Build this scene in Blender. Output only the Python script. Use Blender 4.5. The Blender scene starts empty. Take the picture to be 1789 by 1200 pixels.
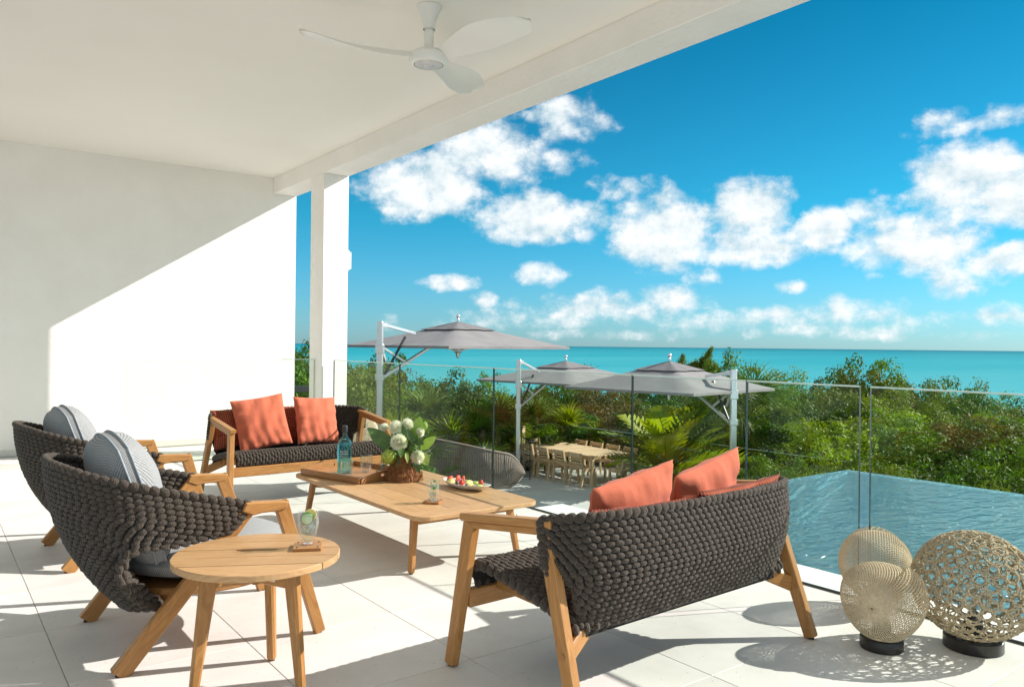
import bpy, bmesh, math, random
import numpy as np
from mathutils import Vector, Matrix
R = math.radians
rnd = random.Random(7)
rng = np.random.default_rng(11)
SC = bpy.context.scene
COL = SC.collection

# ------------------------------------------------------------------ camera
CAM_H = 1.26
FPX = 1373.0
YAW = math.atan(1032 / 1373.0)
PITCH = math.atan(3.8 / 1373.0)
ROLL = 0.0105
_F = Vector((math.sin(YAW), math.cos(YAW), 0))
_R0 = Vector((math.cos(YAW), -math.sin(YAW), 0))
_U0 = Vector((0, 0, 1))
FW = _F * math.cos(PITCH) + _U0 * math.sin(PITCH)
_UP = _U0 * math.cos(PITCH) - _F * math.sin(PITCH)
CR = _R0 * math.cos(ROLL) + _UP * math.sin(ROLL)
CU = _UP * math.cos(ROLL) - _R0 * math.sin(ROLL)
cam_d = bpy.data.cameras.new('camera')
cam = bpy.data.objects.new('camera', cam_d)
COL.objects.link(cam)
cam.matrix_world = Matrix(((CR.x, CU.x, -FW.x, 0), (CR.y, CU.y, -FW.y, 0), (CR.z, CU.z, -FW.z, CAM_H), (0, 0, 0, 1)))
cam_d.sensor_width = 36
cam_d.lens = FPX * 36 / 1789
cam_d.clip_start = 0.05
cam_d.clip_end = 90000
SC.camera = cam

def ray(px, py):
    return FW + CR * ((px - 894.5) / FPX) + CU * ((600 - py) / FPX)
def at(px, py, z):            # point of the place seen at that spot of the photo, at height z
    r = ray(px, py); t = (z - CAM_H) / r.z
    return Vector((0, 0, CAM_H)) + r * t
def deep(px, py, d):          # same, at distance d
    return Vector((0, 0, CAM_H)) + ray(px, py) * d

# ------------------------------------------------------------------ light
SUN_EL = 30.4
SUN_DIR = Vector((0.914 * math.cos(R(SUN_EL)), -0.407 * math.cos(R(SUN_EL)), math.sin(R(SUN_EL))))
sd = bpy.data.lights.new('sun', 'SUN')
sd.energy = 2.38
sd.angle = R(0.55)
sd.color = (1.0, 0.945, 0.885)
so = bpy.data.objects.new('sun', sd)
COL.objects.link(so)
so.rotation_euler = SUN_DIR.to_track_quat('Z', 'Y').to_euler()
so.location = (20, -9, 15)

W = bpy.data.worlds.new('World')
SC.world = W
W.use_nodes = True
WN, WL = W.node_tree.nodes, W.node_tree.links
WN.clear()
def wn(t, **k):
    n = WN.new(t)
    for a, b in k.items(): setattr(n, a, b)
    return n
def wmath(op, a, b=None, c=None, clamp=False):
    n = wn('ShaderNodeMath', operation=op, use_clamp=clamp)
    for i, v in enumerate((a, b, c)):
        if v is None: continue
        if isinstance(v, (int, float)): n.inputs[i].default_value = v
        else: WL.new(v, n.inputs[i])
    return n.outputs[0]
sky = wn('ShaderNodeTexSky', sky_type='NISHITA')
sky.sun_disc = False
sky.sun_elevation = R(SUN_EL)
sky.sun_rotation = math.atan2(SUN_DIR.x, SUN_DIR.y)
sky.air_density = 1.0; sky.dust_density = 0.3; sky.ozone_density = 2.0
tint = wn('ShaderNodeMix', data_type='RGBA', blend_type='MULTIPLY')
tint.inputs[0].default_value = 1
WL.new(sky.outputs[0], tint.inputs[6])
tc = wn('ShaderNodeTexCoord')
sep = wn('ShaderNodeSeparateXYZ'); WL.new(tc.outputs['Generated'], sep.inputs[0])
AZ = wmath('ARCTAN2', sep.outputs[0], sep.outputs[1])
EL = wmath('ARCSINE', sep.outputs[2])
tel = wn('ShaderNodeValToRGB'); WL.new(wmath('MULTIPLY', wmath('MAXIMUM', EL, 0.0), 2.2, clamp=True), tel.inputs[0])
tel.color_ramp.elements[0].color = (.285, .545, .86, 1); tel.color_ramp.elements[1].color = (.0, .41, .50, 1)
tm_ = tel.color_ramp.elements.new(.35); tm_.color = (.075, .58, .71, 1)
WL.new(tel.outputs[0], tint.inputs[7])
def azel(px, py):
    d = ray(px, py).normalized()
    return math.atan2(d.x, d.y), math.asin(d.z)
# cumulus clouds: (centre x, y, half width, half height, weight) measured on the photograph, kept as azimuth / elevation
CL = [(855, 268, 75, 50, 1), (745, 322, 100, 48, 1), (935, 385, 80, 38, 1), (1020, 385, 42, 32, .75), (1000, 213, 56, 34, .8), (995, 280, 36, 22, .55),
      (1160, 405, 85, 55, 1), (1320, 375, 62, 48, 1), (1300, 430, 100, 30, 1), (1435, 400, 45, 36, .9), (1700, 320, 100, 60, 1), (1775, 345, 60, 45, 1), (1600, 425, 110, 45, 1), (1745, 455, 75, 30, .8),
      (1655, 215, 60, 22, .6), (1740, 205, 50, 18, .6), (1080, 330, 60, 18, .45), (1520, 370, 50, 24, .5), (787, 493, 36, 12, .7), (945, 475, 38, 19, .7), (845, 525, 20, 11, .5),
      (1660, 495, 46, 27, .75), (1385, 503, 22, 11, .5), (1530, 488, 20, 15, .5), (1230, 483, 32, 14, .45), (1060, 545, 150, 26, .6), (1180, 525, 55, 22, .7), (1340, 555, 70, 17, .55),
      (1480, 545, 85, 24, .55), (1640, 560, 60, 16, .45), (1750, 555, 60, 18, .45), (800, 565, 36, 12, .5), (905, 558, 110, 16, .5), (1110, 583, 170, 10, .42), (1460, 577, 170, 12, .42), (1255, 562, 90, 18, .55), (1700, 585, 110, 9, .4), (890, 205, 40, 10, .4), (680, 560, 20, 12, .35)]
env = None
for (x, y, hw, hh, w) in CL:
    a, e = azel(x, y)
    a2, _ = azel(x + hw, y); _, e2 = azel(x, y - hh)
    ua = wmath('MULTIPLY', wmath('SUBTRACT', AZ, a), 1 / abs(a2 - a))
    ue = wmath('MULTIPLY', wmath('SUBTRACT', EL, e), 1 / abs(e2 - e))
    d2 = wmath('ADD', wmath('MULTIPLY', ua, ua), wmath('MULTIPLY', ue, ue))
    v = wmath('MULTIPLY', wmath('MAXIMUM', wmath('SUBTRACT', 1.0, wmath('MULTIPLY', d2, .44)), -1.3), w)
    env = v if env is None else wmath('MAXIMUM', env, v)
cmb = wn('ShaderNodeCombineXYZ')
WL.new(AZ, cmb.inputs[0]); WL.new(wmath('MULTIPLY', EL, 1.25), cmb.inputs[1])
# beyond the view: thicker cloud cover, added to raise the fill light
nb = wn('ShaderNodeTexNoise'); nb.inputs['Scale'].default_value = 4.2; nb.inputs['Detail'].default_value = 2
WL.new(cmb.outputs[0], nb.inputs['Vector'])
da = wmath('ABSOLUTE', wmath('SUBTRACT', AZ, YAW))
outm = wmath('MULTIPLY', wmath('SUBTRACT', da, 0.66), 6.0, clamp=True)
outm = wmath('MAXIMUM', outm, wmath('MULTIPLY', wmath('SUBTRACT', EL, 0.48), 6.0, clamp=True))
gen = wmath('MULTIPLY', wmath('SUBTRACT', nb.outputs[0], 0.385), 5.0)
env = wmath('MAXIMUM', env, wmath('SUBTRACT', wmath('MULTIPLY', gen, outm), wmath('SUBTRACT', 1.0, outm)))
n1 = wn('ShaderNodeTexNoise'); n1.inputs['Scale'].default_value = 17; n1.inputs['Detail'].default_value = 9; n1.inputs['Roughness'].default_value = 0.66
WL.new(cmb.outputs[0], n1.inputs['Vector'])
n2 = wn('ShaderNodeTexVoronoi', feature='SMOOTH_F1'); n2.inputs['Scale'].default_value = 42; n2.inputs['Smoothness'].default_value = .6
dist = wn('ShaderNodeVectorMath', operation='MULTIPLY_ADD')
WL.new(n1.outputs['Color'], dist.inputs[0]); dist.inputs[1].default_value = (.04, .04, 0); WL.new(cmb.outputs[0], dist.inputs[2])
WL.new(dist.outputs[0], n2.inputs['Vector'])
puff = wmath('SUBTRACT', .45, n2.outputs['Distance'])
n1b = wn('ShaderNodeTexNoise'); n1b.inputs['Scale'].default_value = 17; n1b.inputs['Detail'].default_value = 6; n1b.inputs['Roughness'].default_value = 0.6
ofs = wn('ShaderNodeVectorMath', operation='ADD'); WL.new(cmb.outputs[0], ofs.inputs[0]); ofs.inputs[1].default_value = (.010, .017, 0); WL.new(ofs.outputs[0], n1b.inputs['Vector'])
nz = wmath('ADD', wmath('MULTIPLY', wmath('SUBTRACT', n1.outputs[0], .5), 2.2), wmath('MULTIPLY', puff, .5))
den = wmath('ADD', env, nz)
mr = wn('ShaderNodeMapRange', interpolation_type='SMOOTHSTEP')
mr.inputs['From Min'].default_value = .04; mr.inputs['From Max'].default_value = .86
WL.new(den, mr.inputs['Value'])
dens = wmath('MULTIPLY', mr.outputs[0], .97)
# cloud colour: relief shading painted in from offset noise, greyer where thin
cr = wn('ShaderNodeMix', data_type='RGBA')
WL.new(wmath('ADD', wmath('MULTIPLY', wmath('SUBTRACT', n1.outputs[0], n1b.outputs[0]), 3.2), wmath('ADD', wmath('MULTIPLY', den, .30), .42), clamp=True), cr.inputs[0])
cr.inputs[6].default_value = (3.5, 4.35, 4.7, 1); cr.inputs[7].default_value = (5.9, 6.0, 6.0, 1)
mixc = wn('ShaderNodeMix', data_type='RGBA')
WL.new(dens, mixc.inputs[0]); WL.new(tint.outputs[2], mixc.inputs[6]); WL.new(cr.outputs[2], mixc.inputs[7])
bg = wn('ShaderNodeBackground'); bg.inputs[1].default_value = 0.0535
WL.new(mixc.outputs[2], bg.inputs[0])
wo = wn('ShaderNodeOutputWorld'); WL.new(bg.outputs[0], wo.inputs[0])

SC.view_settings.view_transform = 'Standard'
SC.view_settings.look = 'None'
SC.view_settings.gamma = 1
SC.view_settings.use_curve_mapping = False
SC.view_settings.exposure = 1.75
SC.render.engine = 'CYCLES'
SC.cycles.max_bounces = 10
SC.cycles.transparent_max_bounces = 24
SC.cycles.diffuse_bounces = 8
SC.cycles.caustics_reflective = False
SC.cycles.caustics_refractive = False

# ------------------------------------------------------------------ materials
def new_mat(name):
    m = bpy.data.materials.new(name); m.use_nodes = True
    m.node_tree.nodes.clear()
    return m
class NT:
    def __init__(s, m): s.n, s.l = m.node_tree.nodes, m.node_tree.links
    def node(s, t, ins=None, **k):
        n = s.n.new(t)
        for a, b in k.items(): setattr(n, a, b)
        for a, b in (ins or {}).items():
            if hasattr(b, 'is_output'): s.l.new(b, n.inputs[a])
            else: n.inputs[a].default_value = b
        return n
    def math(s, op, a, b=None, clamp=False):
        n = s.node('ShaderNodeMath', {0: a} if b is None else {0: a, 1: b}, operation=op, use_clamp=clamp)
        return n.outputs[0]
    def mix(s, f, a, b, mode='MIX'):
        n = s.node('ShaderNodeMix', {0: f, 6: a, 7: b}, data_type='RGBA', blend_type=mode)
        return n.outputs[2]
    def noise(s, vec, scale, detail=4, rough=.55):
        return s.node('ShaderNodeTexNoise', {'Vector': vec, 'Scale': scale, 'Detail': detail, 'Roughness': rough}).outputs[0]
    def ramp(s, f, a, b, lo=0., hi=1.):
        n = s.node('ShaderNodeMapRange', {'Value': f, 'From Min': lo, 'From Max': hi})
        return s.mix(n.outputs[0], a, b)
def c4(c): return (c[0], c[1], c[2], 1)
def surf(name, c1, c2=None, scale=6, rough=.7, bump=0., bscale=60, detail=4, coord='Object', objvar=0., spec=.5, lo=.3, hi=.7, metal=0., translucent=0., mapscale=None, rotz=0):
    m = new_mat(name); t = NT(m)
    tcn = t.node('ShaderNodeTexCoord').outputs[coord]
    if mapscale: tcn = t.node('ShaderNodeMapping', {0: tcn, 3: mapscale, 2: (0, 0, rotz)}).outputs[0]
    col = t.ramp(t.noise(tcn, scale, detail), c4(c1), c4(c2 or c1), lo, hi)
    if objvar:
        rn = t.node('ShaderNodeObjectInfo').outputs['Random']
        k = t.math('ADD', t.math('MULTIPLY', rn, 2 * objvar), 1 - objvar)
        kc = t.node('ShaderNodeCombineColor', {0: k, 1: k, 2: k}).outputs[0]
        col = t.mix(1., col, kc, 'MULTIPLY')
    p = t.node('ShaderNodeBsdfPrincipled', {'Base Color': col, 'Roughness': rough, 'Metallic': metal, 'Specular IOR Level': spec})
    if bump:
        b = t.node('ShaderNodeBump', {'Height': t.noise(tcn, bscale, 5, .65), 'Strength': bump, 'Distance': .02})
        t.l.new(b.outputs[0], p.inputs['Normal'])
    out = p.outputs[0]
    if translucent:
        tr = t.node('ShaderNodeBsdfTranslucent', {'Color': t.mix(1., col, (1.3, 1.5, .5, 1), 'MULTIPLY')})
        out = t.node('ShaderNodeMixShader', {0: translucent, 1: out, 2: tr.outputs[0]}).outputs[0]
    t.node('ShaderNodeOutputMaterial', {0: out})
    return m

M = {}
M['plaster'] = surf('wall_plaster', (.835, .805, .755), (.885, .86, .815), 2.3, .85, .28, 22, 6)
M['ceiling'] = surf('ceiling_plaster', (.84, .805, .745), (.87, .84, .785), .9, .88, .07, 18, 5)
M['skirting'] = surf('skirting', (.66, .63, .58), (.7, .67, .62), 4, .6)
M['coping'] = surf('pool_coping', (.74, .73, .70), (.80, .79, .76), 5, .7, .1, 90)
M['screed'] = surf('grout', (.52, .50, .465), (.58, .55, .52), 20, .95)
M['rubber'] = surf('rubber', (.012, .012, .012), None, 5, .6)
M['black'] = surf('black_metal', (.018, .016, .015), (.03, .027, .024), 8, .38)
M['alu'] = surf('brushed_aluminium', (.66, .68, .68), (.78, .8, .8), 30, .3, 0, 1, metal=.85, mapscale=(40, 40, 1))
M['fanwhite'] = surf('white_enamel', (.80, .79, .75), None, 5, .3)
M['lens'] = surf('lamp_lens', (.58, .55, .56), (.72, .70, .71), 26, .12, .3, 60)
M['canopy'] = surf('parasol_canvas', (.215, .205, .205), (.26, .25, .245), 2.5, .9, .06, 200)
M['canvas_dark'] = surf('parasol_vent_canvas', (.16, .152, .155), (.20, .19, .19), 2.5, .9)
M['bark'] = surf('bark', (.16, .12, .08), (.28, .22, .15), 14, .95, .5, 30)
M['twig'] = surf('dry_twig', (.34, .28, .2), (.5, .43, .33), 14, .9)
M['soil'] = surf('soil', (.06, .045, .03), (.12, .09, .06), 18, .98, .5, 40)
M['stone_white'] = surf('white_stone', (.55, .56, .55), (.68, .68, .66), 6, .8, .2, 25)
M['paleteak'] = surf('weathered_teak', (.55, .38, .21), (.72, .53, .32), 3, .6, .05, 60, mapscale=(14, 14, 2), objvar=.08)
M['wicker'] = surf('grey_wicker', (.17, .135, .11), (.34, .285, .245), 60, .8, .5, 120)
M['outcushion'] = surf('pale_outdoor_fabric', (.66, .68, .70), (.74, .75, .76), 30, .9)

def tile_mat(name, base, dark, pit, var):
    m = new_mat(name); t = NT(m)
    w = t.node('ShaderNodeNewGeometry').outputs['Position']
    rn = t.node('ShaderNodeObjectInfo').outputs['Random']
    off = t.node('ShaderNodeCombineXYZ', {0: t.math('MULTIPLY', rn, 37.), 1: t.math('MULTIPLY', rn, 91.), 2: 0.}).outputs[0]
    v = t.node('ShaderNodeVectorMath', {0: w, 1: off}, operation='ADD').outputs[0]
    c = t.ramp(t.noise(v, 3.2, 6, .6), c4(dark), c4(base), .3, .62)
    c = t.mix(t.math('MULTIPLY', t.noise(v, 150, 3, .7), .36), c, (.42, .39, .35, 1))
    vo = t.node('ShaderNodeTexVoronoi', {'Vector': v, 'Scale': 24.}).outputs['Distance']
    sp = t.math('LESS_THAN', vo, .062)
    c = t.mix(t.math('MULTIPLY', sp, .75), c, c4(pit))
    vo2 = t.node('ShaderNodeTexVoronoi', {'Vector': v, 'Scale': 46.}).outputs['Distance']
    c = t.mix(t.math('MULTIPLY', t.math('LESS_THAN', vo2, .075), .5), c, (.9, .88, .84, 1))
    k = t.math('ADD', t.math('MULTIPLY', rn, 2 * var), 1 - var)
    c = t.mix(1., c, t.node('ShaderNodeCombineColor', {0: k, 1: k, 2: k}).outputs[0], 'MULTIPLY')
    p = t.node('ShaderNodeBsdfPrincipled', {'Base Color': c, 'Roughness': .62, 'Specular IOR Level': .4})
    b = t.node('ShaderNodeBump', {'Height': t.math('SUBTRACT', t.noise(v, 130, 4), sp), 'Strength': .12, 'Distance': .004})
    t.l.new(b.outputs[0], p.inputs['Normal'])
    t.node('ShaderNodeOutputMaterial', {0: p.outputs[0]})
    return m
M['tile'] = tile_mat('limestone_tile', (.77, .75, .72), (.67, .65, .62), (.14, .12, .10), .035)
M['paving'] = tile_mat('terrace_paving', (.60, .62, .60), (.54, .56, .545), (.25, .25, .24), .03)

def teak(name, a, b, knots=True, gloss=.42, k=1.0, coord='UV'):
    m = new_mat(name); t = NT(m)
    uv = t.node('ShaderNodeTexCoord').outputs[coord]
    rn = t.node('ShaderNodeObjectInfo').outputs['Random']
    off = t.node('ShaderNodeCombineXYZ', {0: t.math('MULTIPLY', rn, 9.), 1: t.math('MULTIPLY', rn, 5.), 2: 0.}).outputs[0]
    v = t.node('ShaderNodeVectorMath', {0: uv, 1: off}, operation='ADD').outputs[0]
    big = t.node('ShaderNodeTexNoise', {'Vector': t.node('ShaderNodeMapping', {0: v, 3: (1.3 * k, 9 * k, 1)}).outputs[0], 'Scale': 2.2, 'Detail': 3}).outputs[0]
    v2 = t.node('ShaderNodeMapping', {0: v, 3: (2.2 * k, 46 * k, 1)}).outputs[0]
    v3 = t.node('ShaderNodeVectorMath', {0: v2, 1: t.node('ShaderNodeCombineXYZ', {0: 0., 1: t.math('MULTIPLY', big, 9.), 2: 0.}).outputs[0]}, operation='ADD').outputs[0]
    g = t.noise(v3, 1.6, 5, .62)
    fine = t.noise(t.node('ShaderNodeMapping', {0: v, 3: (6 * k, 260 * k, 1)}).outputs[0], 2., 3, .6)
    c = t.ramp(g, c4(a), c4(b), .32, .68)
    c = t.mix(t.math('MULTIPLY', fine, .30), c, c4((a[0] * .55, a[1] * .5, a[2] * .45)))
    kk = t.math('ADD', t.math('MULTIPLY', rn, .16), .92)
    c = t.mix(1., c, t.node('ShaderNodeCombineColor', {0: kk, 1: kk, 2: kk}).outputs[0], 'MULTIPLY')
    p = t.node('ShaderNodeBsdfPrincipled', {'Base Color': c, 'Roughness': gloss, 'Specular IOR Level': .4})
    bm_ = t.node('ShaderNodeBump', {'Height': fine, 'Strength': .12, 'Distance': .002})
    t.l.new(bm_.outputs[0], p.inputs['Normal'])
    t.node('ShaderNodeOutputMaterial', {0: p.outputs[0]})
    return m
M['teak'] = teak('teak', (.33, .145, .038), (.51, .265, .088))
M['teaktop'] = teak('teak_tabletop', (.44, .25, .11), (.58, .37, .185), gloss=.5)
M['tray'] = teak('tray_wood', (.30, .135, .045), (.47, .24, .09))

def rope_mat(name, a, b):
    m = new_mat(name); t = NT(m)
    o = t.node('ShaderNodeTexCoord').outputs['Object']
    n1_ = t.noise(o, 330, 4, .7); n2_ = t.noise(o, 36, 3, .6)
    c = t.ramp(n1_, c4(a), c4(b), .36, .66)
    c = t.mix(t.math('MULTIPLY', n2_, .5), c, c4(a))
    p = t.node('ShaderNodeBsdfPrincipled', {'Base Color': c, 'Roughness': .85, 'Specular IOR Level': .3, 'Sheen Weight': .15})
    w = t.node('ShaderNodeTexWave', {'Vector': o, 'Scale': 60., 'Distortion': 6., 'Detail': 2.}, wave_type='BANDS').outputs[1]
    bmp = t.node('ShaderNodeBump', {'Height': t.math('ADD', n1_, t.math('MULTIPLY', w, .4)), 'Strength': .9, 'Distance': .004})
    t.l.new(bmp.outputs[0], p.inputs['Normal'])
    t.node('ShaderNodeOutputMaterial', {0: p.outputs[0]})
    return m
M['rope'] = rope_mat('dark_rope', (.016, .011, .0075), (.135, .104, .078))
M['rope_back'] = surf('rope_gaps', (.008, .006, .005), (.015, .012, .01), 60, .95)

def fabric(name, a, b, per=.006, orange=False, weave=True, amt=1.):
    m = new_mat(name); t = NT(m)
    uv = t.node('ShaderNodeTexCoord').outputs['UV']
    s = t.node('ShaderNodeSeparateXYZ', {0: uv})
    def wv(o, per_): return t.math('SINE', t.math('MULTIPLY', o, 2 * math.pi / per_))
    wx, wy = wv(s.outputs[0], per), wv(s.outputs[1], per)
    ns = t.noise(uv, 160, 3)
    if orange:
        n_ = t.noise(t.node('ShaderNodeMapping', {0: uv, 3: (260, 700, 1)}).outputs[0], 1.5, 3)
        n2_ = t.noise(t.node('ShaderNodeMapping', {0: uv, 3: (700, 240, 1)}).outputs[0], 1.5, 3)
        f = t.math('MULTIPLY', t.math('ADD', n_, n2_), .5)
        c = t.ramp(f, c4(a), c4(b), .34, .66)
    else:
        f = t.math('ADD', t.math('MULTIPLY', t.math('ADD', wx, wy), .26), t.math('ADD', .5, t.math('MULTIPLY', t.math('SUBTRACT', ns, .5), .6)), clamp=True)
        c = t.mix(f, c4(a), c4(b))
    p = t.node('ShaderNodeBsdfPrincipled', {'Base Color': c, 'Roughness': .92, 'Specular IOR Level': .2, 'Sheen Weight': .1})
    bmp = t.node('ShaderNodeBump', {'Height': t.math('ADD', f, t.math('MULTIPLY', t.noise(uv, 14, 3), 2.2)), 'Strength': .35, 'Distance': .006})
    t.l.new(bmp.outputs[0], p.inputs['Normal'])
    t.node('ShaderNodeOutputMaterial', {0: p.outputs[0]})
    return m
M['orange'] = fabric('orange_fabric', (.44, .092, .045), (.62, .185, .105), orange=True)
M['grey'] = fabric('grey_weave', (.09, .095, .10), (.46, .47, .475), .0052)
M['pale'] = fabric('pale_weave', (.50, .52, .53), (.78, .80, .80), .0085)
M['rust'] = fabric('rust_woven', (.035, .012, .010), (.42, .10, .045), .017)
M['piping'] = surf('piping', (.22, .25, .28), (.34, .37, .4), 60, .9)

def glass_mat(name, tintc=(.93, .975, .955), refl=1.0, rough=.0, ior=1.5):
    m = new_mat(name); t = NT(m)
    ge = t.node('ShaderNodeNewGeometry')
    co = t.math('ABSOLUTE', t.node('ShaderNodeVectorMath', {0: ge.outputs['Incoming'], 1: ge.outputs['Normal']}, operation='DOT_PRODUCT').outputs['Value'])
    f0 = ((ior - 1) / (ior + 1)) ** 2
    fr = t.math('ADD', t.math('MULTIPLY', t.math('POWER', t.math('SUBTRACT', 1., co, clamp=True), 5.), 1 - f0), f0)
    tr = t.node('ShaderNodeBsdfTransparent', {'Color': c4(tintc)})
    gl = t.node('ShaderNodeBsdfGlossy', {'Color': (1, 1, 1, 1), 'Roughness': rough})
    ms = t.node('ShaderNodeMixShader', {0: t.math('MULTIPLY', fr, refl, clamp=True), 1: tr.outputs[0], 2: gl.outputs[0]})
    t.node('ShaderNodeOutputMaterial', {0: ms.outputs[0]})
    return m
M['glass'] = glass_mat('railing_glass', (.935, .970, .942), .22)
M['glass_edge'] = surf('glass_edge', (.008, .016, .014), (.02, .035, .03), 3, .15)
M['glass_glint'] = surf('glass_edge_glint', (.50, .66, .60), (.62, .76, .70), 3, .12)  # pale colour paints in the glint of the polished rim
M['tumbler'] = glass_mat('drinking_glass', (.965, .98, .975), 1.7)
M['bottle'] = glass_mat('blue_bottle_glass', (.56, .93, .985), 1.3)
M['bulb'] = glass_mat('bulb_glass', (.93, .95, .95), 1.6)
M['liquid'] = glass_mat('liquid', (.97, .985, .96), .6, ior=1.33)
M['ice'] = glass_mat('ice', (.9, .93, .93), 2.2, .15)
M['porcelain'] = surf('porcelain', (.78, .78, .77), None, 3, .18)
M['gold'] = surf('filament', (.7, .42, .14), None, 3, .3, metal=.6)
M['natrope'] = surf('natural_cord', (.46, .35, .20), (.74, .62, .43), 120, .85, .7, 260)
M['cream'] = surf('cream_cord', (.58, .46, .30), (.74, .62, .44), 90, .85, .4, 260)
M['fibre'] = surf('shaggy_bark_fibre', (.20, .075, .028), (.52, .25, .10), 50, .85, .4, 200)
M['petal'] = surf('white_petal', (.80, .81, .74), (.88, .88, .85), 40, .7, translucent=.1)
M['lime'] = surf('green_blossom', (.34, .47, .07), (.52, .62, .16), 60, .7, translucent=.2)
M['leafdark'] = surf('broad_leaf', (.045, .11, .03), (.10, .19, .05), 22, .42, .3, 40, translucent=.12)
M['leafpale'] = surf('pale_leaf', (.22, .36, .07), (.38, .50, .14), 22, .5, translucent=.25)
M['mint'] = surf('mint_leaf', (.015, .19, .03), (.05, .36, .07), 60, .5)
M['cucumber'] = surf('cucumber_flesh', (.52, .70, .30), (.70, .80, .48), 60, .4)
M['rind'] = surf('cucumber_rind', (.02, .09, .02), None, 5, .4)
M['straw'] = surf('strawberry', (.50, .02, .015), (.62, .08, .04), 90, .35)
M['melon'] = surf('melon', (.80, .07, .04), (.86, .16, .09), 50, .4)
M['pine'] = surf('pineapple', (.80, .60, .16), (.86, .74, .32), 60, .45)
M['kiwi'] = surf('kiwi', (.28, .42, .05), (.52, .60, .16), 70, .4)
M['blueb'] = surf('blueberry', (.01, .013, .04), (.03, .03, .08), 50, .5)
M['labelink'] = surf('bottle_print', (.05, .09, .22), None, 5, .5)
M['labelpaper'] = surf('bottle_label', (.62, .68, .66), (.5, .58, .58), 90, .6)
M['pooltile'] = surf('pool_tile', (.56, .82, .90), (.84, .93, .96), 3.2, .5, 0, 1, 6, lo=.38, hi=.62, mapscale=(1, 2.2, 1), rotz=R(24))  # mottling paints caustic-like light patches into the tile colour

def foliage(name, a, b, tr=.22, lo=.3, hi=.7, sc=1.3):
    m = new_mat(name); t = NT(m)
    o = t.node('ShaderNodeTexCoord').outputs['Object']
    rn = t.node('ShaderNodeObjectInfo').outputs['Random']
    a = [q * .72 for q in a]; b = [q * .80 for q in b]
    c = t.ramp(t.noise(o, sc, 2), c4(a), c4(b), lo, hi)
    c = t.mix(t.math('MULTIPLY', t.noise(o, 19, 2, .7), .6), c, c4((b[0] * 1.25, b[1] * 1.2, b[2] * .6)))
    hue = t.node('ShaderNodeHueSaturation', {'Hue': t.math('ADD', t.math('MULTIPLY', rn, .035), .482), 'Saturation': 1.06, 'Value': t.math('ADD', t.math('MULTIPLY', rn, .6), .68), 'Color': c}).outputs[0]
    p = t.node('ShaderNodeBsdfPrincipled', {'Base Color': hue, 'Roughness': .55, 'Specular IOR Level': .22})
    tl = t.node('ShaderNodeBsdfTranslucent', {'Color': t.mix(1., hue, (1.5, 1.7, .5, 1), 'MULTIPLY')})
    ms = t.node('ShaderNodeMixShader', {0: tr, 1: p.outputs[0], 2: tl.outputs[0]})
    t.node('ShaderNodeOutputMaterial', {0: ms.outputs[0]})
    return m
M['f_dark'] = foliage('foliage_dark', (.036, .080, .012), (.095, .170, .020))
M['f_mid'] = foliage('foliage_mid', (.060, .125, .014), (.155, .250, .024))
M['f_olive'] = foliage('foliage_olive', (.085, .130, .018), (.210, .255, .032))
M['f_lime'] = foliage('foliage_lime', (.125, .215, .014), (.290, .370, .028))
M['f_brown'] = foliage('foliage_browning', (.085, .075, .022), (.200, .145, .045), .2)
M['f_palm'] = foliage('palm_frond', (.055, .105, .022), (.135, .205, .038), .25)
M['f_palmsilver'] = foliage('silvery_palm_frond', (.10, .15, .085), (.20, .26, .14), .2)
M['f_palmyellow'] = foliage('yellow_green_palm_frond', (.16, .24, .022), (.36, .40, .04), .35)
M['f_cycad'] = foliage('cycad_frond', (.030, .065, .018), (.065, .12, .03), .12)
M['f_needle'] = foliage('casuarina_needles', (.09, .14, .03), (.19, .23, .06), .3)

def water_mat():
    m = new_mat('pool_water_surface'); t = NT(m)
    w = t.node('ShaderNodeNewGeometry').outputs['Position']
    v = t.node('ShaderNodeMapping', {0: w, 2: (0, 0, R(31)), 3: (1.0, 3.3, 1)}).outputs[0]
    h = t.math('ADD', t.noise(v, 3.8, 3, .5), t.math('MULTIPLY', t.noise(v, 12., 3, .55), .30))
    b = t.node('ShaderNodeBump', {'Height': h, 'Strength': 1.0, 'Distance': .085})
    fr = t.node('ShaderNodeFresnel', {'IOR': 1.33, 'Normal': b.outputs[0]}).outputs[0]
    trm = t.node('ShaderNodeBsdfTransparent', {'Color': (.68, .945, .985, 1)})
    gl = t.node('ShaderNodeBsdfGlossy', {'Color': (1, 1, 1, 1), 'Roughness': .02, 'Normal': b.outputs[0]})
    ms = t.node('ShaderNodeMixShader', {0: fr, 1: trm.outputs[0], 2: gl.outputs[0]})
    t.node('ShaderNodeOutputMaterial', {0: ms.outputs[0]})
    return m
M['water'] = water_mat()
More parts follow.
